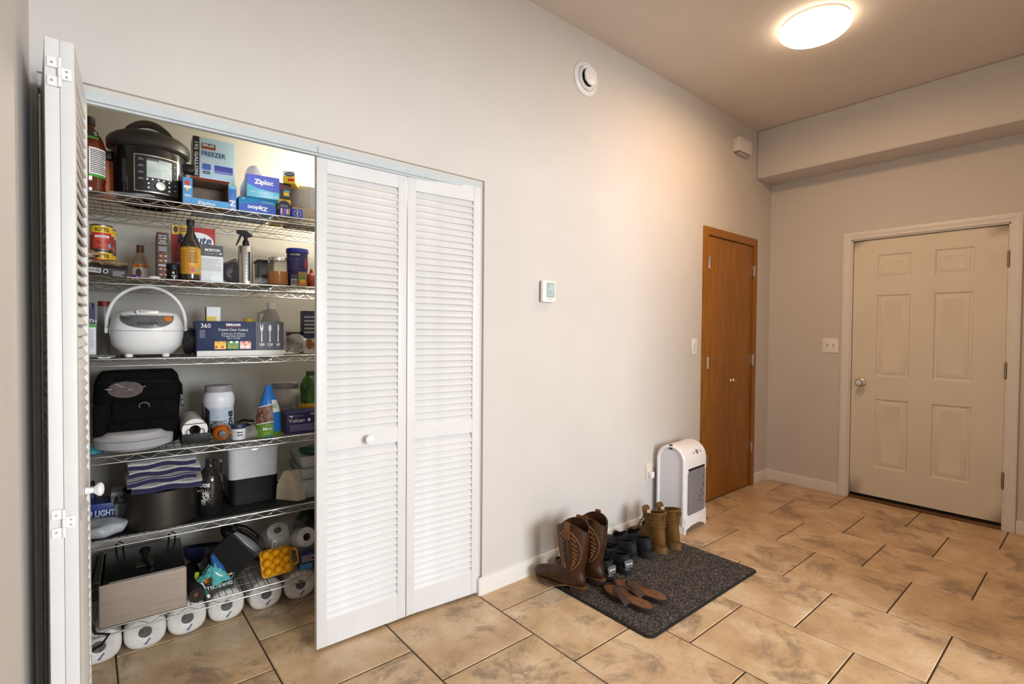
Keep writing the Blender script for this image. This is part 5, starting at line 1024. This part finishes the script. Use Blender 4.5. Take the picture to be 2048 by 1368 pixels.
text(t, '56', h_*.075, -w_*.20, h_*.17, -.0375, WHT, bold=.03); text(t, 'MINI', h_*.05, -w_*.03, h_*.165, -.0375, WHT); lines(t, -w_*.26, w_*.02, h_*.05, h_*.11, 2, -.0375, paint((.2, .4, .05))); text(t, 'G', h_*.10, w_*.16, h_*.60, -.033, GRN, bold=.03)
for i, (u, v) in enumerate(((-.30, .34), (-.18, .42), (-.07, .36), (-.22, .50), (-.10, .50), (-.30, .44))): obj('treat_print', ball(B(), (w_*u, -.0345, h_*v), w_*.055, .0015, h_*.035, 10, 6), mat('brown treat', (.17, .07, .035), .6), t)
t, w_, h_ = carton('glove_box', 'deep blue glove box lettered Vulcan at the right of the shelf', 'box', 3, 573, 640, 824, .03, .11, mat('deep blue card', (.016, .015, .095), .5, var=.03))
obj('heart_mark', prism(B(), [(-w_*.34, h_*.76), (-w_*.30, h_*.84), (-w_*.34, h_*.88), (-w_*.37, h_*.86), (-w_*.40, h_*.88), (-w_*.43, h_*.84)], 'y', E_*2, E_), WHT, t); text(t, 'Medicom', h_*.10, -w_*.16, h_*.84, E_*2, paint((.35, .38, .55)), width=w_*.28); text(t, 'Vulcan', h_*.24, -w_*.20, h_*.62, E_*2, WHT, width=w_*.46, bold=.01); lines(t, -w_*.40, w_*.40, h_*.12, h_*.44, 7, E_*2, paint((.28, .28, .50)), fill=.4); disc(t, w_*.16, h_*.62, w_*.045, h_*.08, E_*2, WHT, 'glove_mark', seg=10); patch(t, w_*.2, w_*.34, h_*.86, h_*.93, E_*2, paint((.35, .38, .55)))
obj('side_panel', box(B(), -w_/2-.0006, -w_/2, .004, .106, h_*.04, h_*.94), mat('dark side print', (.015, .014, .05), .4, var=.3, scale=40), t)
t, r, h = round_thing('green_bottle', 'green and yellow bottle behind the glove box', 'bottle', 3, 601, 640, 742, .18)
obj('bottle_body', lathe(B(), [(r*.9, 0), (r, .004), (r, h*.75), (r*.8, h*.85), (r*.4, h*.92)], 28), mat('green print', (.05, .13, .02), .4, var=.5, scale=26), t); obj('cap', lathe(B(), [(r*.42, h*.91), (r*.42, h), (.001, h)], 18), mat('green cap', (.03, .10, .03), .4), t); patch(t, -r*1.3, r*1.2, h*.22, h*.42, 0, YEL, bend=r+.0006); text(t, 'NTO', h*.12, -r*.3, h*.32, 0, paint((.45, .12, .02)), bend=r+.0012, bold=.03)
bm = B(); t = thing('teal_lid', 'small teal lid at the left end of the bag shelf', 'lid', (at(184, 888, .53)[0], .52, SZ[3]), 0); obj('lid_dome', lathe(B(), [(.03, 0), (.03, .012), (.02, .022), (.001, .026)], 24), mat('teal plastic', (.02, .18, .24), .4), t)

# ================= fifth shelf
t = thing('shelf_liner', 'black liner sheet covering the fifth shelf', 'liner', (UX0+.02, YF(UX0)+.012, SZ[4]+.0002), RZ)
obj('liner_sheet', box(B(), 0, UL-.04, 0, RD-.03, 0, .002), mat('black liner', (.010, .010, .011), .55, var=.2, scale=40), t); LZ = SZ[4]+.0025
t, r, h = round_thing('stock_pot', 'large dark grey pot under the striped towels', 'pot', 4, 247, 397, 982, -.004, zb=LZ, kr=.98); potr, potz, potx, poty = r, t.location.z, t.location.x, t.location.y
_, zt = at(320, 985, poty-r); ph = zt-LZ
POT = mat('dark anodised metal', (.050, .045, .040), .38, .7, var=.08, scale=6)
obj('pot_wall', lathe(B(), [(r*.93, 0), (r*.985, .004), (r, .016), (r, ph-.004), (r*1.02, ph-.002), (r*1.02, ph), (r*.98, ph), (r*.97, ph-.01), (r*.96, .01), (.001, .008)], 60), POT, t, 40)
for s in (-1, 1): obj('pot_handle', tube(B(), [(s*r*.98, -.04, ph*.72), (s*(r+.022), -.035, ph*.74), (s*(r+.022), .035, ph*.74), (s*r*.98, .04, ph*.72)], .006, 8), POT, t)
# folded towels
TW = mat('white terry', (.62, .60, .57), .95, var=.1, scale=120, bump=1, bscale=500); TN = mat('navy terry', (.028, .024, .085), .95, var=.15, scale=120, bump=1, bscale=500); TG = mat('blue grey terry', (.30, .33, .36), .95, var=.15, scale=120, bump=1, bscale=500)
def towel(label, z, w_, d_, th, dx, rz, seed):
    t = thing('folded_towel', label, 'towel', (potx+dx, poty-potr*.92, z), rz, 'striped towels folded on the pot')
    def sheet(zz, x0, x1, hh, m, name, y0=0):
        bm = B(); n = 16; rs = []
        for i in range(n+1):
            u = x0+(x1-x0)*i/n; wv = .0035*math.sin(i*.7+seed*2); dr = -.004*(abs(i/n-.5)*2)**3
            prof_ = [(d_, 0), (.012, 0), (.003, hh*.18), (0, hh*.5), (.003, hh*.82), (.012, hh), (d_, hh)]
            rs.append([(u, y0+yv+.003*math.sin(i*.5+seed), zz+zv+wv+dr) for yv, zv in prof_])
        rings(bm, rs, True, True); crumple(bm, .0016, seed, 40); return obj(name, bm, m, t, 60)
    sheet(0, -w_/2, w_/2, th*.46, TW, 'lower_fold'); sheet(th*.48, -w_/2, w_/2, th*.50, TW, 'upper_fold')
    def stripe(z0, z1, fx0=-.5, fx1=.5):
        bm = B(); n = 16; rs = []
        for i in range(n+1):
            uu = fx0+(fx1-fx0)*i/n; j = (uu+.5)*n; u = w_*uu; wv = .0035*math.sin(j*.7+seed*2); dr = -.004*(abs(j/n-.5)*2)**3; yy = .003*math.sin(j*.5+seed)-.0036
            rs.append([(u, yy+.003, z0+wv+dr), (u, yy, z0+wv+dr+.001), (u, yy, z1+wv+dr-.001), (u, yy+.003, z1+wv+dr)])
        rings(bm, rs, True, True); obj('navy_stripe', bm, TN, t, 60)
    stripe(th*.18, th*.74)
    if seed == 1: stripe(th*.02, th*.16)
    if seed == 2: stripe(th*.82, th*.97)
    return t
_, zt2 = at(320, 920, poty-potr*.8); zt1 = potz+ph; tth = (zt2-zt1)/4.0; tw_ = potr*1.86
for i, (lb, dx, rz) in enumerate((('striped white and navy towel lowest in the pile on the pot', .012, RZ-.05), ('striped white and navy towel second from the bottom of the pile', -.004, RZ+.05), ('striped white and navy towel third from the bottom of the pile', .006, RZ-.03), ('striped white and navy towel on top of the pile', -.004, RZ+.02))):
    tw = towel(lb, zt1+.001+i*tth, tw_*(1, .97, 1.0, .95)[i], .17, tth*.97, dx, rz, i+1)
    if i == 3:
        bm = B(); box(bm, -tw_*.45, tw_*.44, .01, .165, tth*.93, tth*1.02, .004); crumple(bm, .003, 9, 30); obj('top_fold', bm, TG, tw, 60)
# growler
t, r, h = round_thing('growler_bottle', 'black glass growler bottle with a white feathered emblem', 'bottle', 4, 394, 446, 916, .06, zb=LZ)
GB = mat('black bottle glass', (.012, .011, .010), .14, var=.05, coat=.3)
obj('bottle_body', lathe(B(), [(r*.9, 0), (r, .006), (r, h*.60), (r*.94, h*.68), (r*.66, h*.78), (r*.40, h*.85), (r*.34, h*.93), (r*.38, h*.94), (r*.38, h), (.001, h)], 40), GB, t, 50)
obj('bottle_handle', tube(B(), [(r*.38, 0, h*.93), (r*.72, 0, h*.95), (r*.95, 0, h*.88), (r*.92, 0, h*.74), (r*.84, 0, h*.70)], .006, 8), GB, t); q = r+.0006
text(t, 'ATOS', h*.085, -r*.55, h*.55, 0, WHT, bend=q, bold=.05, width=r*1.1)
WP = paint((.50, .50, .50))
for i in range(9):                                      # feathered head emblem: a fan of plumes
    a = R(-60+i*24); cx_, cz_ = -r*.40, h*.36; p0_, p1_ = (cx_+r*.22*math.cos(a), cz_+h*.05*math.sin(a)), (cx_+r*.62*math.cos(a), cz_+h*.135*math.sin(a)); nx, nz = -math.sin(a), math.cos(a)
    pts = [(p0_[0]+nx*r*.05, p0_[1]+nz*h*.012), (p1_[0], p1_[1]), (p0_[0]-nx*r*.05, p0_[1]-nz*h*.012)]
    bm = B(); vs = [bm.verts.new((q*math.sin(u/q), -q*math.cos(u/q), v)) for u, v in pts]; bm.faces.new(vs); obj('plume_print', bm, WP, t)
disc(t, -r*.40, h*.36, r*.24, h*.055, 0, WP, bend=q+.0002); disc(t, -r*.46, h*.375, r*.08, h*.018, 0, BLACK, bend=q+.0006); disc(t, -r*.30, h*.335, r*.09, h*.02, 0, BLACK, bend=q+.0006)
for i in range(3): 
    bm = B(); vs = [bm.verts.new((q*math.sin(u/q), -q*math.cos(u/q), v)) for u, v in ((-r*.75+i*r*.14, h*.30), (-r*.62+i*r*.14, h*.30), (-r*.68+i*r*.14, h*(.19-.01*(i % 2))))]; bm.faces.new(vs); obj('plume_print', bm, WP, t)
# ribbed bin
x, y, z0, w_, h_ = fit(4, 457, 559, 895, .13, zb=LZ)
t = thing('ribbed_machine', 'ribbed appliance with a white upper half and black lower half', 'appliance', (x, y, z0), RZ+.02); dpt = .20; hm = h_*.46
def ribbed(z0, z1, s0, s1, m, name, n, top=False):
    bm = B(); rs = []
    for i in range(n*2+1):
        f = i/(n*2); e = 1 if i % 2 == 0 else .988; s = (s0+(s1-s0)*f)*e
        rs.append([(u*s, v*s*dpt/dpt+dpt/2, z0+(z1-z0)*f) for u, v in rrect(w_, dpt, .028, 5)])
    rings(bm, rs); return obj(name, bm, m, t, 20)
obj('base', prism(B(), [(u*.93, v*.93+dpt/2) for u, v in rrect(w_, dpt, .028, 5)], 'z', 0, h_*.12), BLK, t); ribbed(h_*.12, hm, .945, .965, BLK, 'lower_shell', 16); ribbed(hm, h_, .975, 1.0, mat('frosted white', (.50, .51, .54), .35, var=.03), 'upper_shell', 22)
obj('top_handle', box(B(), -w_*.08, w_*.10, -.006, .004, h_*.945, h_*.98, .003), NICK, t); patch(t, -w_*.10, w_*.02, h_*.045, h_*.075, .0095, GREY, 'maker_plate')
# paper filters
xx, zz = at(575, 960, .47); t = thing('paper_filters', 'stack of white paper filters standing on edge beside the ribbed appliance', 'filters', (xx, YF(xx)+.07, LZ), RZ+.25)
for i in range(12):
    o_ = i*.0034; bm = B(); rings(bm, [[(u+o_+.010*math.sin(v*9), .05*0+w__, v) for u, v, w__ in ((-.028+.0*i, .002, .06-i*.004), (.022, .002, -.045), (.018, .07, -.030), (.004, .135, .0), (-.020, .138, .02), (-.034, .07, .05))], [(u+o_+.0014+.010*math.sin(v*9), w__, v) for u, v, w__ in ((-.028, .002, .06-i*.004), (.022, .002, -.045), (.018, .07, -.030), (.004, .135, .0), (-.020, .138, .02), (-.034, .07, .05))]])
    obj('filter_sheet', bm, mat('cream paper', (.50, .44, .34), .9, var=.08), t, 20)
# clear containers
CLB = mat('clear box plastic', (.58, .62, .58), .2, var=.05, trans=.2, alpha=.7)
zc = LZ; x0_, _ = at(597, 950, .47)
for i, (hh, lb) in enumerate(((.090, 'clear plastic food box at the bottom of the stack'), (.052, 'clear plastic food box in the middle of the stack'), (.058, 'clear plastic food box on top of the stack'))):
    t = thing('food_box', lb, 'container', (x0_+.10, YF(x0_)+.05, zc), RZ, 'clear food boxes stacked behind the door'); bm = B()
    rings(bm, [[(u*s, v*s+.11, z) for u, v in rrect(.20, .24, .02, 4)] for s, z in ((.90, 0), (.92, .003), (1.0, hh-.010), (1.0, hh-.008), (.96, hh-.008), (.89, .006))]); obj('box_shell', bm, CLB, t, 30)
    obj('box_lid', prism(B(), [(u*1.03, v*1.03+.11) for u, v in rrect(.20, .24, .02, 4)], 'z', hh-.009, hh-.001, .002), CLB, t); obj('clip', box(B(), -.03, .03, -.020, -.013, hh-.03, hh-.002, .002), CLB, t); zc += hh
t = thing('green_cloth', 'dark green cloth lying on the top food box', 'cloth', (x0_+.10, YF(x0_)+.12, zc), 0); bm = B(); ball(bm, (0, 0, .012), .08, .09, .014, 20, 12); crumple(bm, .008, 4, 25); obj('cloth_fold', bm, mat('green cloth', (.02, .09, .05), .9), t, 40)
# left end: beer pack, foam boxes, bag
t, w_, h_ = carton('beer_pack', 'blue drinks pack lettered in white at the left of the pot shelf', 'box', 4, 150, 228, 986, .20, .10, mat('beer blue', (.012, .03, .20), .3, var=.05), zb=LZ, h=.085, roll=3); text(t, 'BUD LIGHT', h_*.40, w_*.02, .045, E_*2, paint((.66, .68, .72)), width=w_*.96, bold=.03)
t, w_, h_ = carton('foam_box', 'white foam clamshell box beside the pot', 'box', 4, 221, 256, 984, .21, .10, mat('foam', (.48, .50, .52), .7), zb=LZ, bev=.008); obj('box_rim', box(B(), -w_/2-.004, w_/2+.004, -.004, .104, h_*.48, h_*.53, .002), mat('foam', (.5, .5, .5), .7), t)
t = thing('plastic_bag', 'flat grey plastic bag at the left front of the pot shelf', 'bag', (at(200, 1046, .46)[0]+.005, .50, LZ), RZ); bm = B(); ball(bm, (0, 0, .028), (.085), .08, .030, 30, 18); crumple(bm, .014, 11, 20); [setattr(v.co, 'z', max(.001, v.co.z)) for v in bm.verts]; obj('bag_film', bm, mat('grey film', (.34, .37, .40), .35, var=.15, scale=14, bump=.8, bscale=40), t, 25)
t, r, h = round_thing('dark_flask', 'dark blue flask standing behind the blue drinks pack', 'bottle', 4, 176, 193, 962, .30, zb=LZ); obj('flask_body', lathe(B(), [(r*.9, 0), (r, .004), (r, h*.8), (r*.7, h*.9)], 22), mat('ink blue', (.02, .022, .07), .4), t); obj('cap', lathe(B(), [(r*.6, h*.89), (r*.6, h), (.001, h)], 18), BLK, t)

# ================= bottom shelf
xa, _ = at(198, 1257, .40); xb, _ = at(374, 1208, .40); ysb = YF((xa+xb)/2)-.004; xa, za = at(198, 1257, ysb); xb, zb_ = at(374, 1208, ysb-.01); _, ztb = at(285, 1154, ysb)
sw, shh = xb-xa, ztb-SZ[5]
t = thing('steel_box', 'brushed steel fryer box with a dark lid at the left of the bottom shelf', 'fryer', ((xa+xb)/2, ysb, SZ[5]+.001), RZ)
SB = wood_mat('brushed sheet', (.35, .30, .26), (.43, .38, .335), 1.5, 90, .36); SB.node_tree.nodes['Principled BSDF'].inputs['Metallic'].default_value = .85
bm = B(); sd_ = .36; e = .003
for q in ((-sw/2, sw/2, 0, e, 0, shh), (-sw/2, sw/2, sd_-e, sd_, 0, shh), (-sw/2, -sw/2+e, 0, sd_, 0, shh), (sw/2-e, sw/2, 0, sd_, 0, shh), (-sw/2, sw/2, 0, sd_, 0, e)): box(bm, *q)
obj('steel_case', bm, SB, t); obj('steel_lid', box(B(), -sw/2+.012, sw/2-.004, .004, sd_-.01, shh-.004, shh+.002, .001), mat('dark mirror lid', (.035, .036, .036), .22, .6, var=.1), t); obj('lid_rim', tube(B(), [(-sw/2+.03, .003, shh+.003), (sw/2-.006, .003, shh+.003)], .002, 6), CHROME, t)
obj('lid_knob', lathe(B(), [(.010, 0), (.010, .012), (.019, .018), (.021, .028), (.014, .036), (.001, .038)], 22, Matrix.Translation((.005, .21, shh+.002))), BLK, t)
obj('lid_bracket', box(B(), -.028, .030, .10, .19, shh+.002, shh+.005, .001), mat('olive plate', (.05, .045, .02), .5), t); obj('lid_lever', tube(B(), [(.0, .19, shh+.006), (.012, .10, shh+.014), (.025, .04, shh+.006)], .006, 8), BLK, t)
for u, v in ((-.34, .35), (.34, .35)): obj('lid_hook', tube(B(), [(sw*u, .34, shh), (sw*u, .335, shh+.03), (sw*u+.012, .33, shh+.042), (sw*u+.024, .335, shh+.03), (sw*u+.024, .34, shh)], .0035, 8), BLK, t)
cab = obj('power_cord', tube(B(), [(-sw/2-.015, .30, .17), (-sw/2-.03, .12, .13), (-sw/2-.032, .02, .05), (-sw/2-.01, -.012, -.004), (-sw/2+.03, -.016, -.018), (-sw/2+.008, -.014, -.050), (-sw/2-.045, -.012, -.075)], .005, 8), BLK, t)
xx, zz = at(393, 1189, .40); rr = .030
t = thing('black_roll', 'black roll with a brown core lying beside the steel box', 'roll', (xx+.004, YF(xx)+.004, SZ[5]+rr+.001), RZ); obj('roll_sheet', lathe(B(), [(.011, .001), (rr*.96, 0), (rr, .002), (rr, .29), (.011, .291)], 36, RY, False, False), mat('black foam', (.012, .011, .011), .75), t); obj('core', lathe(B(), [(.011, .002), (.0105, .02), (.001, .021)], 22, RY, False, False), mat('core brown', (.22, .095, .05), .7), t)
xx, _ = at(384, 1102, .58); t = thing('navy_bowl', 'dark navy bowl behind the face mask', 'bowl', (xx+.065, .72, SZ[5]+.04), 0, rot=(R(-14), R(6), 0)); obj('bowl_shell', lathe(B(), [(.03, 0), (.05, .004), (.085, .04), (.098, .075), (.094, .075), (.08, .042), (.04, .01), (.001, .008)], 40), mat('navy enamel', (.010, .016, .05), .25, coat=.3), t)
# battery pack, green brush, mask
xx, zz = at(440, 1168, .44); t = thing('battery_pack', 'black and orange battery pack lying upside down by the face mask', 'pack', (xx+.002, YF(xx)+.045, SZ[5]+.005), RZ, rot=(R(-40), 0, RZ+.04)); bw, bh_ = .108, .085
obj('pack_card', box(B(), -bw/2, bw/2, 0, .016, 0, bh_, .002), BLACK, t); patch(t, -bw/2, bw/2, bh_*.50, bh_*.72, E_, ORG); obj('battery_cell', tube(B(), [(-bw*.1, -.004, bh_*.62), (bw*.46, -.004, bh_*.64)], .007, 12), mat('copper cell', (.50, .16, .04), .25, .7), t); text(t, 'DURACELL', bh_*.22, 0, bh_*.22, E_*3, WHT, flip=True, bold=.02, width=bw*.9); text(t, 'POWER BOOST', bh_*.11, -.0, bh_*.43, E_*3, paint((.6, .4, .3)), flip=True, width=bw*.8); obj('blister', box(B(), -bw/2, bw/2, -.008, 0, bh_*.75, bh_, .002), BLK, t)
settle(t, SZ[5]+.001)
x1_, _ = at(399, 1130, .45); x2_, _ = at(415, 1190, .42)
t = thing('green_brush', 'slim brush with lime and green handle in front of the battery pack', 'brush', (x1_, YF(x1_)+.07, SZ[5]+.072), 0); p2 = Vector((x2_-x1_+.004, -.045, -.062))
obj('brush_handle', tube(B(), [p2*.62, p2*1.02], .0055, 10), mat('green plastic', (.02, .17, .09), .35), t); obj('brush_neck', tube(B(), [p2*.12, p2*.4, p2*.64], .006, 10), WPL, t); obj('lime_head', tube(B(), [(-.004, .01, .022), (-.006, .0, .008), (0, 0, -.004), p2*.2], .009, 10), mat('lime plastic', (.32, .46, .02), .4), t); obj('brush_tip', tube(B(), [p2*.98, p2*1.14], .006, 10), WPL, t)
xx, zz = at(424, 1108, .47); t = thing('face_mask', 'crumpled teal and blue disposable face mask with ear loops', 'mask', (xx, YF(xx)+.06, SZ[5]+.075), RZ)
MK = mat('teal mask fabric', (.10, .42, .42), .85, var=.1, scale=60); MB_ = mat('blue mask fabric', (.02, .12, .36), .85, var=.2, scale=60)
def wing(pts_a, pts_b, m, name, seed):
    bm = B(); n = 10; k = 8; rs = []
    for j in range(k+1):
        f = j/k; rs.append([Vector(pts_a[0]).lerp(Vector(pts_a[1]), i/n).lerp(Vector(pts_b[0]).lerp(Vector(pts_b[1]), i/n), f)+Vector((0, -.014*math.sin(math.pi*i/n)-.005*math.sin(f*15), .004*math.sin(f*15+i))) for i in range(n+1)])
    rings(bm, rs, False, False, False); crumple(bm, .004, seed, 30); o = obj(name, bm, m, t, 60); md = o.modifiers.new('thick', 'SOLIDIFY'); md.thickness = .002; return o
wing(((-.012, 0, .045), (.012, .0, .052)), ((-.006, -.03, -.03), (.068, -.02, -.018)), MK, 'mask_panel', 1); wing(((-.008, .012, .085), (.008, .012, .088)), ((.0, -.005, .0), (.062, .0, -.008)), MB_, 'mask_blue_side', 2); wing(((-.052, -.01, .004), (-.010, -.012, .048)), ((-.048, -.012, -.012), (-.006, -.02, .012)), MK, 'mask_corner', 3)
obj('ear_loop', tube(B(), [(-.004, -.02, -.015), (.02, -.045, -.040), (.05, -.045, -.030), (.072, -.035, -.012), (.078, -.02, -.004), (.066, -.01, -.002)], .0018, 6), MK, t); obj('ear_loop', tube(B(), [(-.012, .0, .05), (-.035, -.015, .02), (-.054, -.02, .0), (-.045, -.02, -.014), (-.012, -.018, .03)], .0018, 6), MK, t); obj('nose_strip', tube(B(), [(.008, -.026, .022), (.022, -.032, .008), (.034, -.03, .0)], .003, 6), WPL, t)
# leaning black case and iron
xx, zz = at(470, 1110, .52); t = thing('black_case', 'plain black flat case leaning behind the battery pack', 'case', (xx+.045, .465, SZ[5]+.004), 0, rot=(R(-16), R(-40), RZ)); obj('case_panel', box(B(), -.115, .035, 0, .045, .0, .155, .004), mat('matt black board', (.009, .0085, .008), .8, spec=.2, var=.1), t); obj('case_edge', box(B(), .034, .040, .002, .043, .002, .153, .002), BLK, t)
settle(t, SZ[5]+.002)
xx, zz = at(492, 1080, .62); t = thing('black_iron', 'glossy black and white appliance lying behind the leaning case', 'iron', (xx, .655, SZ[5]+.10), 0, rot=(R(10), R(46), RZ-.2)); bm = B(); ball(bm, (0, 0, 0), .14, .045, .040, 28, 16); obj('iron_shell', bm, BLKG, t); bm = B(); ball(bm, (.01, -.018, .018), .095, .034, .022, 22, 12); obj('white_panel', bm, mat('pale grey panel', (.34, .34, .36), .25), t); obj('iron_grip', tube(B(), [(-.10, 0, .035), (-.05, 0, .060), (.04, 0, .062), (.10, 0, .03)], .011, 10), BLKG, t)
settle(t, SZ[5]+.002)
# bag of rolls
xx, zz = at(568, 1080, .50); bx0 = xx
t = thing('tissue_roll', 'tissue roll with a barcode sticker inside the clear bag, left one', 'paper roll', (at(562, 1080, .56)[0]+.005, .615, SZ[5]+.115), 0, rot=(R(30), R(-14), RZ)); obj('tissue_paper', lathe(B(), [(.018, .05), (.046, .05), (.048, .046), (.048, -.046), (.046, -.05), (.018, -.05)], 36, None, False, False), PAPER, t); obj('core', lathe(B(), [(.018, .049), (.0175, -.03), (.001, -.03)], 22, None, False, False), BROWNI, t)
t = thing('tissue_roll', 'creased tissue roll inside the clear bag, right one behind the egg box', 'paper roll', (at(604, 1078, .52)[0]+.02, .575, SZ[5]+.100), 0, rot=(R(70), R(28), RZ)); obj('tissue_paper', lathe(B(), [(.018, .05), (.044, .05), (.046, .046), (.046, -.046), (.044, -.05), (.018, -.05)], 36, None, False, False), PAPER, t); obj('core', lathe(B(), [(.018, .049), (.0175, -.03), (.001, -.03)], 22, None, False, False), BROWNI, t)
t = thing('clear_bag', 'big clear plastic bag holding two tissue rolls', 'bag', (bx0+.03, .60, SZ[5]+.03), RZ); bm = B(); ball(bm, (0, 0, .085), .115, .07, .082, 40, 26); crumple(bm, .020, 21, 14); crumple(bm, .008, 5, 40); obj('bag_film', bm, mat('bag film', (.9, .9, .9), .1, var=.02, trans=.5, alpha=.16, bump=1, bscale=60), t, 25)
xl, zl_ = at(549, 1075, .485); sk = obj('barcode_sticker', box(B(), -.009, .009, 0, .0006, -.019, .019), WHT, t, loc=(-.06, -.070, .085), rot=(0, R(8), 0)); barcode(sk, -.006, .006, -.016, .014, -.0006)
# egg carrier
xx, zz = at(560, 1140, .41); t = thing('egg_carrier', 'yellow plastic egg carrier with a handle at the right front of the bottom shelf', 'egg carrier', (xx, YF(xx)+.048, SZ[5]+.024), RZ, rot=(R(58), 0, RZ+.05)); EY = mat('yellow plastic', (.80, .37, .005), .3, var=.04)
ew, eh = .112, .10
ew, eh = .132, .118
bm = B(); prism(bm, rrect(ew, eh, .016, 5, 0, eh/2), 'z', -.010, .012, .003); obj('carrier_rim', bm, EY, t); 
for i in range(3):
    for j in range(3): obj('egg_cup', ball(B(), (-ew*.32+ew*.32*i, eh*.18+eh*.32*j, .012), .0205, .0195, .027, 18, 12), EY, t); obj('egg_cup', ball(B(), (-ew*.32+ew*.32*i, eh*.18+eh*.32*j, -.010), .0205, .0195, .022, 14, 9), EY, t)
obj('carrier_handle', tube(B(), [(ew/2-.002, eh*.22, 0), (ew/2+.022, eh*.25, 0), (ew/2+.030, eh*.35, 0), (ew/2+.030, eh*.72, 0), (ew/2+.020, eh*.82, 0), (ew/2-.002, eh*.84, 0)], .0055, 10), EY, t)
settle(t, SZ[5]+.001)
t, w_, h_ = carton('blue_carton', 'small dark blue carton right of the egg carrier', 'box', 5, 600, 640, 1104, .05, .06, mat('dark blue card', (.012, .02, .07), .35, var=.2, scale=30)); patch(t, -w_*.5, w_*.1, 0, h_*.34, E_, paint((.05, .22, .42))); lines(t, -w_*.4, w_*.2, h_*.45, h_*.85, 4, E_, paint((.5, .42, .42))); disc(t, -w_*.05, h_*.88, w_*.14, h_*.08, E_, paint((.04, .05, .35)))
t = thing('vegetable_bag', 'green and orange printed bag at the back right of the bottom shelf', 'bag', (at(612, 1050, .72)[0], .70, SZ[5]), 0); bm = B(); ball(bm, (0, 0, .10), .07, .05, .10, 24, 16); crumple(bm, .012, 13, 16); [setattr(v.co, 'z', max(.002, v.co.z)) for v in bm.verts]; obj('bag_film', bm, mat('green orange print', (.06, .09, .02), .4, var=.6, scale=9), t, 40)

# ================= wrapped paper towel rolls on the closet floor
WRAP = mat('wrapped paper', (.66, .64, .60), .35, var=.06, scale=14, bump=.5, bscale=70, coat=.15); CORE = mat('core behind film', (.10, .098, .095), .35, var=.3, scale=50)
rr = .069; r0 = None
for i, lb in enumerate(('wrapped paper towel roll on the floor at the far left under the shelf', 'wrapped paper towel roll on the floor, second from the left', 'wrapped paper towel roll on the floor, third from the left', 'wrapped paper towel roll on the floor below the battery pack', 'wrapped paper towel roll on the floor below the egg carrier', 'wrapped paper towel roll on the floor beside the louvred door')):
    xi = (.030, .176, .322, .470, .632, .782)[i]; yi = (.505, .512, .520, .525, .520, .512)[i]
    if r0 is None:
        t = r0 = thing('wrapped_towel_roll', lb, 'paper roll', (xi, yi, rr+.0005), R(-2), 'wrapped paper towel rolls on the closet floor')
        bm = B(); rs = []
        for yy, s in ((.002, .30), (0.0, .34), (.0, .80), (.003, .93), (.010, .99), (.02, 1.0), (.26, 1.0), (.272, .97), (.28, .8), (.28, .2)):
            ring = []
            for k in range(40):
                a = 2*math.pi*k/40; c, s_ = math.cos(a), math.sin(a); e = 2.5; ring.append((rr*s*1.03*math.copysign(abs(c)**(2/e), c), yy, rr*s*math.copysign(abs(s_)**(2/e), s_)))
            rs.append(ring)
        rings(bm, rs); obj('wrapped_paper', bm, WRAP, t, 50)
        obj('core', lathe(B(), [(.0225, -.0002), (.0215, -.0014), (.001, -.0010)], 26, RY, False, False), CORE, t)
        obj('printed_stroke', prism(B(), [(-.005, -.050), (.003, -.052), (.018, -.030), (.014, -.027)], 'y', -.0012, -.0004), paint((.10, .10, .20)), t)
        obj('wrap_fold', tube(B(), [(-.03, -.0012, -.025), (0, -.0018, -.040), (.04, -.0012, -.030)], .0015, 6), CLEAR, t)
    else: dup(r0, (xi, yi, rr+.0005), (0, R((0, 10, -25, 15, 40, -10)[i]*0), R((0, -3, 1, -2, 2, -4)[i])), lb)
